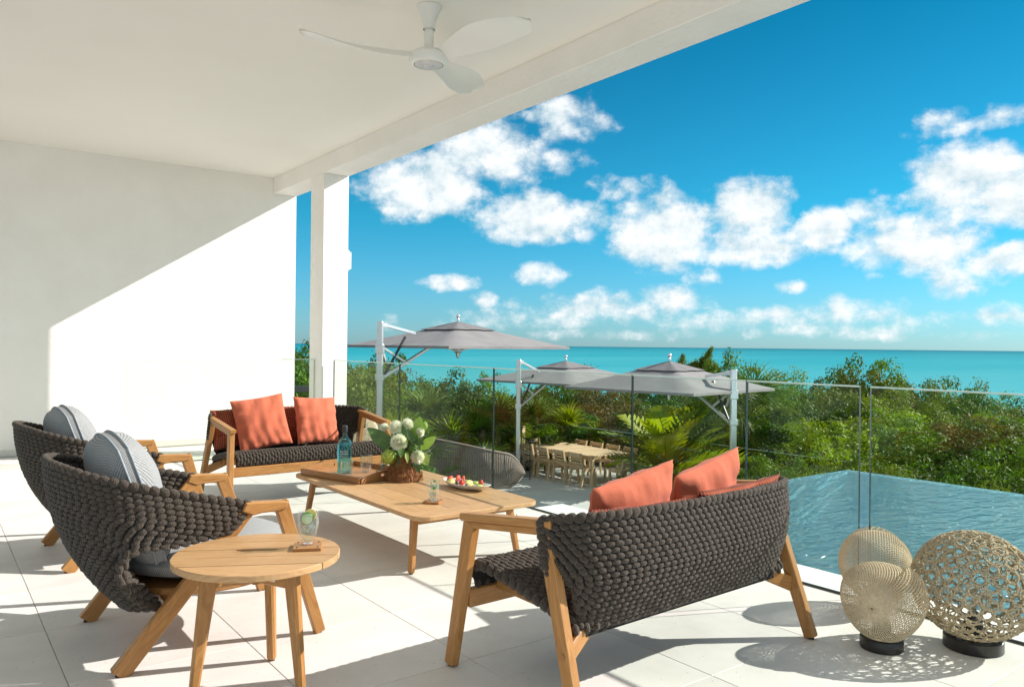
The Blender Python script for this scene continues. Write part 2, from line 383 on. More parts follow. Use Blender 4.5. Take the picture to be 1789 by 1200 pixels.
def sea_mat():
    m = new_mat('sea_surface'); t = NT(m)
    w = t.node('ShaderNodeNewGeometry').outputs['Position']
    d = t.node('ShaderNodeVectorMath', {0: w}, operation='LENGTH').outputs['Value']
    lg = t.math('LOGARITHM', d, 10.)
    bands = t.noise(t.node('ShaderNodeMapping', {0: w, 2: (0, 0, -YAW), 3: (.0011, .0052, 1)}).outputs[0], 1.2, 4, .55)
    f = t.node('ShaderNodeMapRange', {'Value': t.math('ADD', lg, t.math('MULTIPLY', t.math('SUBTRACT', bands, .5), 1.3)), 'From Min': 2.35, 'From Max': 4.1}).outputs[0]
    rp = t.node('ShaderNodeValToRGB', {0: f})
    e = rp.color_ramp.elements
    e[0].position = 0; e[0].color = (.085, .42, .45, 1)
    e[1].position = 1; e[1].color = (.003, .14, .185, 1)
    x = e.new(.35); x.color = (.028, .34, .39, 1)
    x = e.new(.72); x.color = (.007, .235, .29, 1)
    v = t.node('ShaderNodeMapping', {0: w, 2: (0, 0, -YAW), 3: (.12, .5, 1)}).outputs[0]
    rip = t.noise(v, 1.1, 6, .7)
    c = t.mix(t.math('MULTIPLY', rip, .55), rp.outputs[0], (.002, .13, .17, 1))
    foam = t.math('GREATER_THAN', t.noise(t.node('ShaderNodeMapping', {0: w, 2: (0, 0, -YAW), 3: (.05, .16, 1)}).outputs[0], 2.4, 3, .6), .735)
    c = t.mix(t.math('MULTIPLY', foam, .3), c, (.7, .8, .8, 1))
    p = t.node('ShaderNodeBsdfPrincipled', {'Base Color': c, 'Roughness': .5, 'Specular IOR Level': .12, 'IOR': 1.33})
    b = t.node('ShaderNodeBump', {'Height': rip, 'Strength': .25, 'Distance': .5})
    t.l.new(b.outputs[0], p.inputs['Normal'])
    t.node('ShaderNodeOutputMaterial', {0: p.outputs[0]})
    return m
M['sea'] = sea_mat()

# ------------------------------------------------------------------ mesh helpers
class MB:
    """collects quads / triangles (numpy) and links them as ONE mesh object"""
    def __init__(s): s.v = []; s.f3 = []; s.f4 = []; s.u3 = []; s.u4 = []; s.n = 0; s.m3 = []; s.m4 = []
    def add(s, v, f, uv=None, mi=0):
        v = np.asarray(v, dtype=np.float64).reshape(-1, 3); f = np.asarray(f, dtype=np.int64)
        if len(f) == 0: return
        k = f.shape[1]
        if uv is None: uv = np.zeros((f.shape[0], k, 2))
        uv = np.asarray(uv, dtype=np.float64).reshape(f.shape[0], k, 2)
        (s.f3 if k == 3 else s.f4).append(f + s.n)
        (s.u3 if k == 3 else s.u4).append(uv)
        (s.m3 if k == 3 else s.m4).append(np.full(f.shape[0], mi))
        s.v.append(v); s.n += len(v)
    def poly(s, pts, mi=0):     # fan for one convex polygon
        n = len(pts); P = np.array(pts, float)
        f = [(0, i, i + 1) for i in range(1, n - 1)]
        uv = [[P[a][:2] for a in q] for q in f]
        s.add(P, f, uv, mi)
    def beam(s, p0, p1, w, h, up=(0, 0, 1), w1=None, h1=None, ch=.004, mi=0):
        """chamfered, optionally tapered bar; w across, h along 'up'"""
        p0, p1 = Vector(p0), Vector(p1)
        d = (p1 - p0); L = d.length; d.normalize()
        x = d.cross(Vector(up)); x.normalize(); y = x.cross(d); y.normalize()
        w1 = w if w1 is None else w1; h1 = h if h1 is None else h1
        def sec(p, w, h, c):
            a, b = w / 2, h / 2
            q = [(-a + c, -b), (a - c, -b), (a, -b + c), (a, b - c), (a - c, b), (-a + c, b), (-a, b - c), (-a, -b + c)]
            return [p + x * i + y * j for i, j in q]
        c = min(ch, w * .3, h * .3)
        rings = [sec(p0, w - c, h - c, c * .6), sec(p0 + d * c, w, h, c), sec(p1 - d * c, w1, h1, c), sec(p1, w1 - c, h1 - c, c * .6)]
        V = [tuple(p) for r in rings for p in r]
        us = [0, c, L - c, L]
        per = [0]
        q = [(-w / 2 + c, -h / 2), (w / 2 - c, -h / 2), (w / 2, -h / 2 + c), (w / 2, h / 2 - c), (w / 2 - c, h / 2), (-w / 2 + c, h / 2), (-w / 2, h / 2 - c), (-w / 2, -h / 2 + c)]
        for i in range(8): per.append(per[-1] + math.dist(q[i], q[(i + 1) % 8]))
        F, U = [], []
        for k in range(3):
            for i in range(8):
                j = (i + 1) % 8
                F.append((k * 8 + i, k * 8 + j, (k + 1) * 8 + j, (k + 1) * 8 + i))
                U.append([(us[k], per[i]), (us[k], per[i + 1]), (us[k + 1], per[i + 1]), (us[k + 1], per[i])])
        s.add(V, F, U, mi)
        s.add([V[i] for i in range(8)], [(0, 7, 6, 1), (1, 6, 5, 2), (2, 5, 4, 3)], None, mi)
        s.add([V[24 + i] for i in range(8)], [(0, 1, 6, 7), (1, 2, 5, 6), (2, 3, 4, 5)], None, mi)
    def box(s, x0, x1, y0, y1, z0, z1, ch=.0, mi=0):
        if ch > 0:
            s.beam(((x0), (y0 + y1) / 2, (z0 + z1) / 2), (x1, (y0 + y1) / 2, (z0 + z1) / 2), abs(y1 - y0), abs(z1 - z0), ch=ch, mi=mi); return
        V = [(x, y, z) for x in (x0, x1) for y in (y0, y1) for z in (z0, z1)]
        F = [(0, 1, 3, 2), (4, 6, 7, 5), (0, 4, 5, 1), (2, 3, 7, 6), (0, 2, 6, 4), (1, 5, 7, 3)]
        U = []
        for f in F:
            P = [V[i] for i in f]
            ax = [i for i in range(3) if len({p[i] for p in P}) > 1]
            U.append([(p[ax[0]], p[ax[1]]) for p in P])
        s.add(V, F, U, mi)
    def tube(s, pts, rad, seg=8, closed=False, mi=0, caps=True):
        pts = [Vector(p) for p in pts]; n = len(pts)
        if isinstance(rad, (int, float)): rad = [rad] * n
        V = []; prev = None
        for i, p in enumerate(pts):
            a = pts[(i - 1) % n] if (i > 0 or closed) else p
            b = pts[(i + 1) % n] if (i < n - 1 or closed) else p
            d = (b - a).normalized()
            if prev is None:
                x = d.orthogonal().normalized()
            else:
                x = prev - d * prev.dot(d)
                x = x.normalized() if x.length > 1e-6 else d.orthogonal().normalized()
            prev = x; y = d.cross(x)
            for k in range(seg):
                t = 2 * math.pi * k / seg
                V.append(tuple(p + (x * math.cos(t) + y * math.sin(t)) * rad[i]))
        F, U = [], []
        L = 0
        for i in range(n if closed else n - 1):
            j = (i + 1) % n; l2 = L + (pts[j] - pts[i]).length
            for k in range(seg):
                k2 = (k + 1) % seg
                F.append((i * seg + k, i * seg + k2, j * seg + k2, j * seg + k))
                U.append([(L, k / seg * .1), (L, (k + 1) / seg * .1), (l2, (k + 1) / seg * .1), (l2, k / seg * .1)])
            L = l2
        s.add(V, F, U, mi)
        if caps and not closed:
            for e, base in ((0, 0), (1, (n - 1) * seg)):
                ring = [V[base + k] for k in range(seg)]
                if not e: ring = ring[::-1]
                s.add(ring, [(0, k, k + 1) for k in range(1, seg - 1)], None, mi)
    def lathe(s, prof, seg=24, c=(0, 0, 0), mi=0, rx=1, ry=1):
        V, F, U = [], [], []
        for (r, z) in prof:
            for k in range(seg):
                t = 2 * math.pi * k / seg
                V.append((c[0] + r * rx * math.cos(t), c[1] + r * ry * math.sin(t), c[2] + z))
        for i in range(len(prof) - 1):
            for k in range(seg):
                k2 = (k + 1) % seg
                F.append((i * seg + k, i * seg + k2, (i + 1) * seg + k2, (i + 1) * seg + k))
                U.append([(k / seg, prof[i][1]), ((k + 1) / seg, prof[i][1]), ((k + 1) / seg, prof[i + 1][1]), (k / seg, prof[i + 1][1])])
        s.add(V, F, U, mi)
    def grid(s, P, mi=0, uvs=None, wrap=False):
        P = np.asarray(P, float); a, b = P.shape[:2]
        idx = np.arange(a * b).reshape(a, b)
        if wrap: idx = np.vstack([idx, idx[:1]])
        F = np.stack([idx[:-1, :-1], idx[1:, :-1], idx[1:, 1:], idx[:-1, 1:]], -1).reshape(-1, 4)
        if uvs is not None:
            Uf = uvs.reshape(-1, 2); U = Uf[F]
        else: U = None
        s.add(P.reshape(-1, 3), F, U, mi)
    def blobs(s, C, X, Y, Z, seg=8, mi=0):
        """many ellipsoids: centres C, half-axis vectors X, Y, Z (N,3)"""
        lat = [-.72, -.3, .3, .72]
        T = [(0, 0, -1)]
        for l in lat:
            r = math.sqrt(1 - l * l)
            for k in range(seg):
                t = 2 * math.pi * k / seg
                T.append((l if False else r * math.cos(t), r * math.sin(t), l))
        T.append((0, 0, 1)); T = np.array(T)
        # poles run along X so the stitch reads as a rolled oval
        V = C[:, None, :] + T[None, :, 2:3] * X[:, None, :] + T[None, :, 0:1] * Y[:, None, :] + T[None, :, 1:2] * Z[:, None, :]
        nt = len(T); N = len(C)
        f4 = []; f3 = []
        for i in range(len(lat) - 1):
            for k in range(seg):
                k2 = (k + 1) % seg
                f4.append((1 + i * seg + k, 1 + i * seg + k2, 1 + (i + 1) * seg + k2, 1 + (i + 1) * seg + k))
        for k in range(seg):
            k2 = (k + 1) % seg
            f3.append((0, 1 + k2, 1 + k)); f3.append((nt - 1, 1 + (len(lat) - 1) * seg + k, 1 + (len(lat) - 1) * seg + k2))
        off = (np.arange(N) * nt)[:, None, None]
        F4 = (np.array(f4)[None] + off).reshape(-1, 4); F3 = (np.array(f3)[None] + off).reshape(-1, 3)
        base = s.n
        s.v.append(V.reshape(-1, 3)); s.n += N * nt
        s.f4.append(F4 + base); s.u4.append(np.zeros((len(F4), 4, 2))); s.m4.append(np.full(len(F4), mi))
        s.f3.append(F3 + base); s.u3.append(np.zeros((len(F3), 3, 2))); s.m3.append(np.full(len(F3), mi))
    def build(s, name, mats, parent=None, smooth=False, sharp=None):
        me = bpy.data.meshes.new(name)
        V = np.concatenate(s.v)
        f3 = np.concatenate(s.f3) if s.f3 else np.zeros((0, 3), int); f4 = np.concatenate(s.f4) if s.f4 else np.zeros((0, 4), int)
        u3 = np.concatenate(s.u3) if s.u3 else np.zeros((0, 3, 2)); u4 = np.concatenate(s.u4) if s.u4 else np.zeros((0, 4, 2))
        mi = np.concatenate([np.concatenate(s.m3) if s.m3 else np.zeros(0), np.concatenate(s.m4) if s.m4 else np.zeros(0)]).astype(np.int32)
        loops = np.concatenate([f3.ravel(), f4.ravel()]).astype(np.int32)
        n3, n4 = len(f3), len(f4)
        me.vertices.add(len(V)); me.vertices.foreach_set('co', V.ravel().astype(np.float32))
        me.loops.add(len(loops)); me.loops.foreach_set('vertex_index', loops)
        me.polygons.add(n3 + n4)
        st = np.concatenate([np.arange(n3) * 3, n3 * 3 + np.arange(n4) * 4]).astype(np.int32)
        me.polygons.foreach_set('loop_start', st)
        me.polygons.foreach_set('material_index', mi)
        uvl = me.uv_layers.new(name='UVMap')
        uvl.data.foreach_set('uv', np.concatenate([u3.reshape(-1, 2), u4.reshape(-1, 2)]).ravel().astype(np.float32))
        me.update(calc_edges=True); me.validate()
        me.polygons.foreach_set('use_smooth', np.full(n3 + n4, bool(smooth)))
        if smooth:
            if sharp: me.set_sharp_from_angle(angle=R(sharp))
        for m in (mats if isinstance(mats, (list, tuple)) else [mats]): me.materials.append(m)
        o = bpy.data.objects.new(name, me); COL.objects.link(o)
        if parent: o.parent = parent
        return o
def tag(o, label=None, cat=None, group=None, kind=None):
    if label: o['label'] = label
    if cat: o['category'] = cat
    if group: o['group'] = group
    if kind: o['kind'] = kind
    return o
def empty(name, loc=(0, 0, 0), rz=0, label=None, cat=None, group=None):
    o = bpy.data.objects.new(name, None); COL.objects.link(o)
    o.location = loc; o.rotation_euler = (0, 0, rz); o.empty_display_size = .1
    return tag(o, label, cat, group)
KIDS = {}
def kids(o):
    return list(o.children)
def copy_tree(o, parent=None, loc=None, rz=None, label=None):
    c = o.copy(); COL.objects.link(c)
    if parent: c.parent = parent
    if loc is not None: c.location = loc
    if rz is not None: c.rotation_euler = (0, 0, rz)
    if label: c['label'] = label
    for ch in kids(o): copy_tree(ch, c)
    return c
def one(name, mb, m, label, cat, group=None, smooth=False, sharp=None, kind=None):
    return tag(mb.build(name, m, None, smooth, sharp), label, cat, group, kind)
def prism(mb, poly, z0, z1, ang=0., ch=.003, mi=0):
    """extruded flat polygon (2D list, counter-clockwise, may be concave) with a small chamfer"""
    bm = bmesh.new()
    vs = [bm.verts.new((p[0], p[1], z0)) for p in poly]
    f = bm.faces.new(vs)
    r = bmesh.ops.extrude_face_region(bm, geom=[f])
    bmesh.ops.translate(bm, vec=(0, 0, z1 - z0), verts=[g for g in r['geom'] if isinstance(g, bmesh.types.BMVert)])
    bmesh.ops.recalc_face_normals(bm, faces=bm.faces)
    if ch:
        es = [e for e in bm.edges if abs(e.verts[0].co.z - e.verts[1].co.z) < 1e-6]
        bmesh.ops.bevel(bm, geom=es, offset=ch, segments=1, affect='EDGES', clamp_overlap=True)
    bmesh.ops.triangulate(bm, faces=bm.faces)
    bm.verts.index_update()
    ca, sa = math.cos(-ang), math.sin(-ang)
    V = [tuple(v.co) for v in bm.verts]
    F = [[v.index for v in f.verts] for f in bm.faces]
    U = []
    for f in bm.faces:
        n = f.normal
        q = []
        for v in f.verts:
            x, y, z = v.co
            u, w = ca * x - sa * y, sa * x + ca * y
            q.append((u, w + z))
        U.append(q)
    mb.add(V, F, U, mi); bm.free()
def rrect(x0, x1, y0, y1, r, n=6):
    out = []
    for cx, cy, a0 in ((x1 - r, y1 - r, 0), (x0 + r, y1 - r, 90), (x0 + r, y0 + r, 180), (x1 - r, y0 + r, 270)):
        for i in range(n + 1):
            a = R(a0 + 90 * i / n); out.append((cx + r * math.cos(a), cy + r * math.sin(a)))
    return out
def clip_half(poly, a, b, c):      # keep a*x+b*y<=c
    out = []
    for i in range(len(poly)):
        p, q = poly[i], poly[(i + 1) % len(poly)]
        dp, dq = a * p[0] + b * p[1] - c, a * q[0] + b * q[1] - c
        if dp <= 0: out.append(p)
        if dp * dq < 0:
            t = dp / (dp - dq); out.append((p[0] + t * (q[0] - p[0]), p[1] + t * (q[1] - p[1])))
    return out
def copy_at(me_obj, loc, rz=0, scale=None, parent=None):
    c = me_obj.copy(); COL.objects.link(c); c.location = loc; c.rotation_euler = (0, 0, rz)
    if scale: c.scale = scale
    if parent: c.parent = parent
    return c

# ================================================================== THE HOUSE
LZ = -2.1                       # lower terrace
GX = 3.80                       # glass balustrade plane
CEIL = 3.42; BEAM = 3.2175
# deck slab
b = MB(); b.box(-3.2, 3.815, -3.4, 10.12, -.45, -.012)
dk = b.build('floor', M['screed']); tag(dk, kind='structure')
T = .6667; X0 = .4446 - 5 * T; Y0 = 1.95 - 7 * T
tile0 = None
g = .0028
for i in range(10):
    for j in range(19):
        x0 = X0 + i * T; y0 = Y0 + j * T
        x1, y1 = x0 + T, y0 + T
        if x1 > 3.79: x1 = 3.781
        if y0 > 10.1: continue
        y1 = min(y1, 10.117)
        full = abs(x1 - x0 - T) < 1e-3 and abs(y1 - y0 - T) < 1e-3
        if full and tile0 is not None:
            o = tile0.copy(); COL.objects.link(o); o.parent = dk
        else:
            b = MB(); prism(b, [(g / 2, g / 2), (x1 - x0 - g / 2, g / 2), (x1 - x0 - g / 2, y1 - y0 - g / 2), (g / 2, y1 - y0 - g / 2)], -.016, 0, ch=.0015)
            o = b.build('tile', M['tile'], dk)
            if full: tile0 = o
        o.location = (x0, y0, 0)
# left wall (far end), ceiling, beam, column
b = MB(); b.box(-3.2, 3.985, 10.125, 10.45, -.45, CEIL + .25)
wall = one('rendered_wall', b, M['plaster'], 'white rendered end wall of the covered terrace, half in sun', 'wall')
b = MB(); b.box(-3.2, 3.98, 10.110, 10.124, .002, .07); b.build('skirting', M['skirting'], wall)
b = MB(); b.box(-3.2, 3.668, -3.4, 10.124, CEIL, CEIL + .25)
ceil = b.build('ceiling', M['ceiling']); tag(ceil, kind='structure')
b = MB(); b.beam((3.827, -3.4, (BEAM + CEIL + .25) / 2), (3.827, 10.124, (BEAM + CEIL + .25) / 2), .312, CEIL + .25 - BEAM, ch=.006)
one('roof_beam', b, M['plaster'], 'long white roof beam over the glass balustrade', 'beam')
b = MB(); b.beam((3.827, 8.69, .002), (3.827, 8.69, BEAM - .001), .36, .314, up=(1, 0, 0), ch=.006)
one('column', b, M['plaster'], 'square white column carrying the roof beam', 'column')
# small white fitting on the outer face of the column
t = empty('wall_lamp', (3.984, 8.58, 0), 0, 'small white box lamp on the outer face of the column', 'wall lamp')
b = MB(); b.box(.001, .03, -.04, .04, 2.12, 2.36, .004); b.build('back_plate', M['fanwhite'], t)
b = MB(); b.box(.032, .06, -.03, .03, 2.14, 2.34, .004); b.build('lamp_box', M['fanwhite'], t)

# ------------------------------------------------------------------ ceiling fan
fan = empty('ceiling_fan', (2.575, 4.343, CEIL), 0, 'white three-blade ceiling fan hanging under the terrace ceiling', 'ceiling fan')
b = MB(); b.lathe([(.0, -.002), (.080, -.002), (.078, -.012), (.060, -.05), (.045, -.09), (.040, -.12), (.039, -.15)], 32); b.build('mounting_cup', M['fanwhite'], fan, True, 40)
b = MB(); b.lathe([(.030, -.12), (.030, -.27)], 24)
b.lathe([(.030, -.26), (.046, -.272), (.08, -.285), (.105, -.30)], 32); b.build('down_rod', M['fanwhite'], fan, True, 40)
b = MB(); b.lathe([(.0, -.285), (.105, -.30), (.123, -.318), (.126, -.345), (.115, -.368), (.096, -.375), (.092, -.36), (.0, -.36)], 40)
mot = b.build('motor_housing', M['fanwhite'], fan, True, 35)
b = MB(); b.lathe([(.0, -.392), (.03, -.390), (.034, -.384), (.06, -.382), (.088, -.374), (.090, -.366)], 40); b.build('lamp_lens', M['lens'], mot, True, 50)
def blade(ang, droop):
    b = MB(); nu, nv = 26, 9
    P = np.zeros((nu, nv * 2, 3)); 
    for i in range(nu):
        u = i / (nu - 1)
        r = .085 + u * .72
        wdt = .045 + .085 * math.sin(min(1, u * 1.25) * math.pi / 2) ** 1.4 * (1 - .45 * max(0, u - .55) / .45)
        if u > .9: wdt *= math.sqrt(max(0.02, 1 - ((u - .9) / .1) ** 2)) 
        sweep = -.10 * math.sin(u * math.pi * .9) * .6
        pitch = R(24) * (1 - u) + R(9)
        for j in range(nv):
            v = j / (nv - 1) - .5
            x = r; y = sweep + v * wdt * 2
            z = -math.sin(pitch) * v * wdt * 2 - .02 * (1 - 4 * v * v) * -1 + droop * u * u
            P[i, j] = (x, y * math.cos(pitch), z)
            P[i, nv * 2 - 1 - j] = (x, y * math.cos(pitch), z - .010 * (1 - 4 * v * v) - .002)
    ca, sa = math.cos(ang), math.sin(ang)
    Q = P.copy(); Q[..., 0] = P[..., 0] * ca - P[..., 1] * sa; Q[..., 1] = P[..., 0] * sa + P[..., 1] * ca; Q[..., 2] += -.325
    Q = np.concatenate([Q, Q[:, :1]], 1)
    b.grid(Q); return b.build('fan_blade', M['fanwhite'], fan, True, 60)
for tx, ty in ((1.856, 4.50), (2.783, 3.64), (3.25, 4.85)):
    blade(math.atan2(ty - 4.343, tx - 2.575), .03)

# ------------------------------------------------------------------ glass balustrade
def glass_panel(x0, y0, x1, y1, z0, z1, label, group, th=.014, shoe=True):
    p0, p1 = Vector((x0, y0, 0)), Vector((x1, y1, 0)); d = (p1 - p0); L = d.length; d.normalize(); n = Vector((-d.y, d.x, 0)) * (th / 2)
    t = empty('glass_panel', ((x0 + x1) / 2, (y0 + y1) / 2, z0), 0, label, 'glass panel', group)
    off = Vector(t.location)
    def q(p, z): return tuple(Vector((p.x, p.y, z)) - off)
    b = MB()
    for sgn in (-1, 1):
        a, c = p0 + n * sgn, p1 + n * sgn
        b.add([q(a, z0), q(c, z0), q(c, z1), q(a, z1)], [(0, 1, 2, 3)])
    b.build('pane', M['glass'], t)
    for e in (p0, p1):
        b = MB(); b.add([q(e + n, z0), q(e - n, z0), q(e - n, z1), q(e + n, z1)], [(0, 1, 2, 3)])
        b.build('glass_edge', M['glass_edge'], t)
    b = MB(); e_ = n * 1.12; b.grid(np.array([[q(p + e_ * s_, z) for p in (p0, p1)] for s_, z in ((1, z1 - .007), (1, z1 + .001), (-1, z1 + .001), (-1, z1 - .007))])); b.build('top_edge', M['glass_glint'], t)  # strip laps both faces so the painted glint shows
    if shoe:
        b = MB(); b.beam(tuple(p0 - off + Vector((0, 0, z0 + .004))), tuple(p1 - off + Vector((0, 0, z0 + .004))), .017, .010, ch=.002); b.build('floor_channel', M['black'], t)
    return t
# panel joints measured along the balustrade (metres from the camera)
yj = [8.505, 6.06, 4.27, 3.44, 2.125]
yj[1] = 0.9 * 7.62; 
def y_on_glass(px): 
    r = ray(px, 700); return r.y * GX / r.x
J = [y_on_glass(583), y_on_glass(698), y_on_glass(862.5), y_on_glass(1105), y_on_glass(1305), y_on_glass(1504)]
glabels = ['glass balustrade panel starting at the column, behind the far sofa', 'glass balustrade panel in front of the tallest parasol, between two dark joints',
           'glass balustrade panel behind the coffee table fruit plate', 'glass balustrade panel behind the cushions of the nearer sofa', 'glass balustrade panel left of the open gap by the pool']
for k in range(5):
    glass_panel(GX, J[k] - (.004 if k else 0), GX, J[k + 1] + .004, .0, 1.075, glabels[k], 'glass balustrade along the deck edge')
glass_panel(GX, J[5] - .052, GX, -.6, .0, 1.075, 'glass balustrade panel right of the open gap, behind the woven lanterns', 'glass balustrade along the deck edge')
glass_panel(1.672, 8.70, 3.66, 8.70, .0, 1.08, 'glass panel standing before the white end wall', 'glass balustrade along the deck edge')

# ================================================================== FURNITURE
def smooth_interp(keys, s):
    """keys: list of (s, (x,y,z)); Catmull-Rom through them"""
    ks = np.array([k[0] for k in keys]); P = np.array([k[1] for k in keys], float)
    out = np.zeros((len(s), 3))
    # tangents
    Tn = np.gradient(P, ks, axis=0)
    for i, x in enumerate(s):
        k = min(max(np.searchsorted(ks, x) - 1, 0), len(ks) - 2)
        h = ks[k + 1] - ks[k]; t = (x - ks[k]) / h
        h00 = 2 * t ** 3 - 3 * t ** 2 + 1; h10 = t ** 3 - 2 * t ** 2 + t; h01 = -2 * t ** 3 + 3 * t ** 2; h11 = t ** 3 - t ** 2
        out[i] = h00 * P[k] + h10 * h * Tn[k] + h01 * P[k + 1] + h11 * h * Tn[k + 1]
    return out
def mirror_keys(keys, ax):
    full = []
    for s, p in reversed(keys):
        if s > 0:
            q = list(p); q[ax] = -q[ax]; full.append((-s, tuple(q)))
    return full + keys
def rope_shell(P, row=.0215, col=.036, ru=.0215, rv=.0132, rn=.0130, rim=True, jitter=.06, start=.4):
    """P[s, t] surface points; returns MB with sheet (mat 1) and stitches (mat 0)"""
    b = MB()
    ns, nt = P.shape[:2]
    b.grid(P[::4, ::3] if (ns - 1) % 4 == 0 and (nt - 1) % 3 == 0 else P, mi=1)
    seg = np.linalg.norm(np.diff(P, axis=1), axis=2); cum = np.concatenate([np.zeros((ns, 1)), np.cumsum(seg, 1)], 1)
    tot = cum[:, -1]
    dS = np.gradient(P, axis=0); dT = np.gradient(P, axis=1)
    C, X, Y, Z = [], [], [], []
    def emit(curve, sidx, tfrac, off, ru_, rv_, rn_, tilt):
        L = np.concatenate([[0], np.cumsum(np.linalg.norm(np.diff(curve, axis=0), axis=1))])
        if L[-1] < col * .6: return
        pos = np.arange(col * off, L[-1], col)
        for p in pos:
            k = min(np.searchsorted(L, p), len(L) - 1); k0 = max(k - 1, 0)
            w = 0 if L[k] == L[k0] else (p - L[k0]) / (L[k] - L[k0])
            c = curve[k0] * (1 - w) + curve[k] * w
            si = sidx[k]; ti = min(int(tfrac[k]), nt - 1)
            u = dS[si, ti] / (np.linalg.norm(dS[si, ti]) + 1e-9)
            v = dT[si, ti]; v = v - u * (v @ u); v /= (np.linalg.norm(v) + 1e-9)
            n = np.cross(u, v)
            a = tilt + rng.normal(0, jitter)
            u2 = u * math.cos(a) + v * math.sin(a); v2 = v * math.cos(a) - u * math.sin(a)
            f = 1 + rng.normal(0, .05)
            C.append(c + n * rng.normal(0, .0008)); X.append(u2 * ru_ * f); Y.append(v2 * rv_); Z.append(n * rn_)
    nrow = int(tot.max() / row) + 1
    for k in range(nrow):
        d = (k + start) * row
        ok = tot >= d - 1e-9
        i = 0
        while i < ns:
            if not ok[i]: i += 1; continue
            j = i
            while j < ns and ok[j]: j += 1
            if j - i > 3:
                cur, tf = [], []
                for q in range(i, j):
                    m = min(max(np.searchsorted(cum[q], d), 1), nt - 1)
                    w = (d - cum[q, m - 1]) / (cum[q, m] - cum[q, m - 1] + 1e-12)
                    cur.append(P[q, m - 1] * (1 - w) + P[q, m] * w); tf.append(m)
                emit(np.array(cur), list(range(i, j)), tf, .5 if k % 2 else .0, ru, rv, rn, .16)
            i = j
    if rim:   # wrapped border strands round the free edge
        for edge, idx, off, rad in ((P[:, 0], 0, .2, .0165), (P[:, -1], nt - 1, .6, .014)):
            emit(edge, list(range(ns)), [idx] * ns, off, ru * 1.12, rad, rad, -.35)
        for q in (0, ns - 1):
            edge = P[q]; L = np.concatenate([[0], np.cumsum(np.linalg.norm(np.diff(edge, axis=0), axis=1))])
            for p in np.arange(.01, L[-1], .024):
                k = min(np.searchsorted(L, p), nt - 1)
                u = dS[q, k] / (np.linalg.norm(dS[q, k]) + 1e-9); v = dT[q, k]; v = v - u * (v @ u); v /= (np.linalg.norm(v) + 1e-9)
                C.append(edge[k]); X.append(u * .024); Y.append(v * .0155); Z.append(np.cross(u, v) * .017)
    b.blobs(np.array(C), np.array(X), np.array(Y), np.array(Z), 8, 0)
    return b

def pillow(name, w, h, th, m, parent=None, pinch=.07, seed=0, boxy=False, piping=None, uvs=1., wr=.006, n=36, pz=.5):
    """cushion in local XZ plane, thickness along Y, pivot at centre"""
    b = MB(); r = np.random.default_rng(seed + 5)
    u = np.linspace(-1, 1, n); U, V = np.meshgrid(u, u, indexing='ij')
    ph = r.uniform(0, 6, 12)
    for sgn in (-1, 1):
        X = w / 2 * U * (1 - pinch * (1 - V ** 2)); Zz = h / 2 * V * (1 - pinch * (1 - U ** 2))
        if boxy:
            prof = np.clip((1 - np.abs(U) ** 5), 0, 1) ** .5 * np.clip((1 - np.abs(V) ** 5), 0, 1) ** .5
        else:
            prof = (np.clip(1 - U ** 2, 0, 1) ** pz) * (np.clip(1 - V ** 2, 0, 1) ** pz)
            prof = .88 * prof + .12 * prof ** .4 * (prof > 0)
        Yy = sgn * th / 2 * prof
        wrk = wr * (np.sin(9 * U + ph[0] + 3 * V) * np.sin(3 * V + ph[1]) + .7 * np.sin(13 * V + ph[2] + 2 * U) * (np.abs(U)) + .5 * np.sin(17 * U + 5 * V * V + ph[3]) * (1 - V) * .5)
        Yy = Yy + sgn * wrk * np.clip(prof * 3, 0, 1)
        # gathered folds running in from the seams
        fold = .3 * wr * np.sin(30 * U + ph[4]) * np.clip((np.abs(V) - .55) * 2.2, 0, 1) + .3 * wr * np.sin(26 * V + ph[5]) * np.clip((np.abs(U) - .55) * 2.2, 0, 1)
        Yy = Yy + sgn * fold * np.clip(prof * 2, 0, 1)
        P = np.stack([X, Yy, Zz], -1)
        uv = np.stack([U * w / 2 * uvs, V * h / 2 * uvs], -1)
        b.grid(P if sgn > 0 else P[::-1], uvs=uv if sgn > 0 else uv[::-1])
    if boxy and False: pass
    o = b.build(name, m, parent, True, 75)
    if piping:
        q = MB()
        t = np.linspace(-1, 1, 24)
        ring = [(a, -1) for a in t] + [(1, a) for a in t[1:]] + [(a, 1) for a in t[::-1][1:]] + [(-1, a) for a in t[::-1][1:-1]]
        pts = [(w / 2 * a * (1 - pinch * (1 - c * c)), 0, h / 2 * c * (1 - pinch * (1 - a * a))) for a, c in ring]
        q.tube(pts, .0035, 6, True); q.build('piping', piping, o, True)
    return o
def rect_loft(mb, secs, mi=0, seg=10, rfrac=.4, cap=True):
    """rounded-rectangle sections (cx, cy, z, hx, hy, r)"""
    rings = []
    for cx, cy, z, hx, hy, r in secs:
        rings.append([(cx + p[0], cy + p[1], z) for p in rrect(-hx, hx, -hy, hy, min(r, hx * .98, hy * .98), seg // 2)])
    P = np.array(rings); P = np.concatenate([P, P[:, :1]], 1)
    mb.grid(P.transpose(1, 0, 2), mi)
    if cap:
        for r_, rv in ((rings[0], True), (rings[-1], False)):
            q = r_[::-1] if rv else r_
            mb.add(q, [(0, i, i + 1) for i in range(1, len(q) - 1)], None, mi)

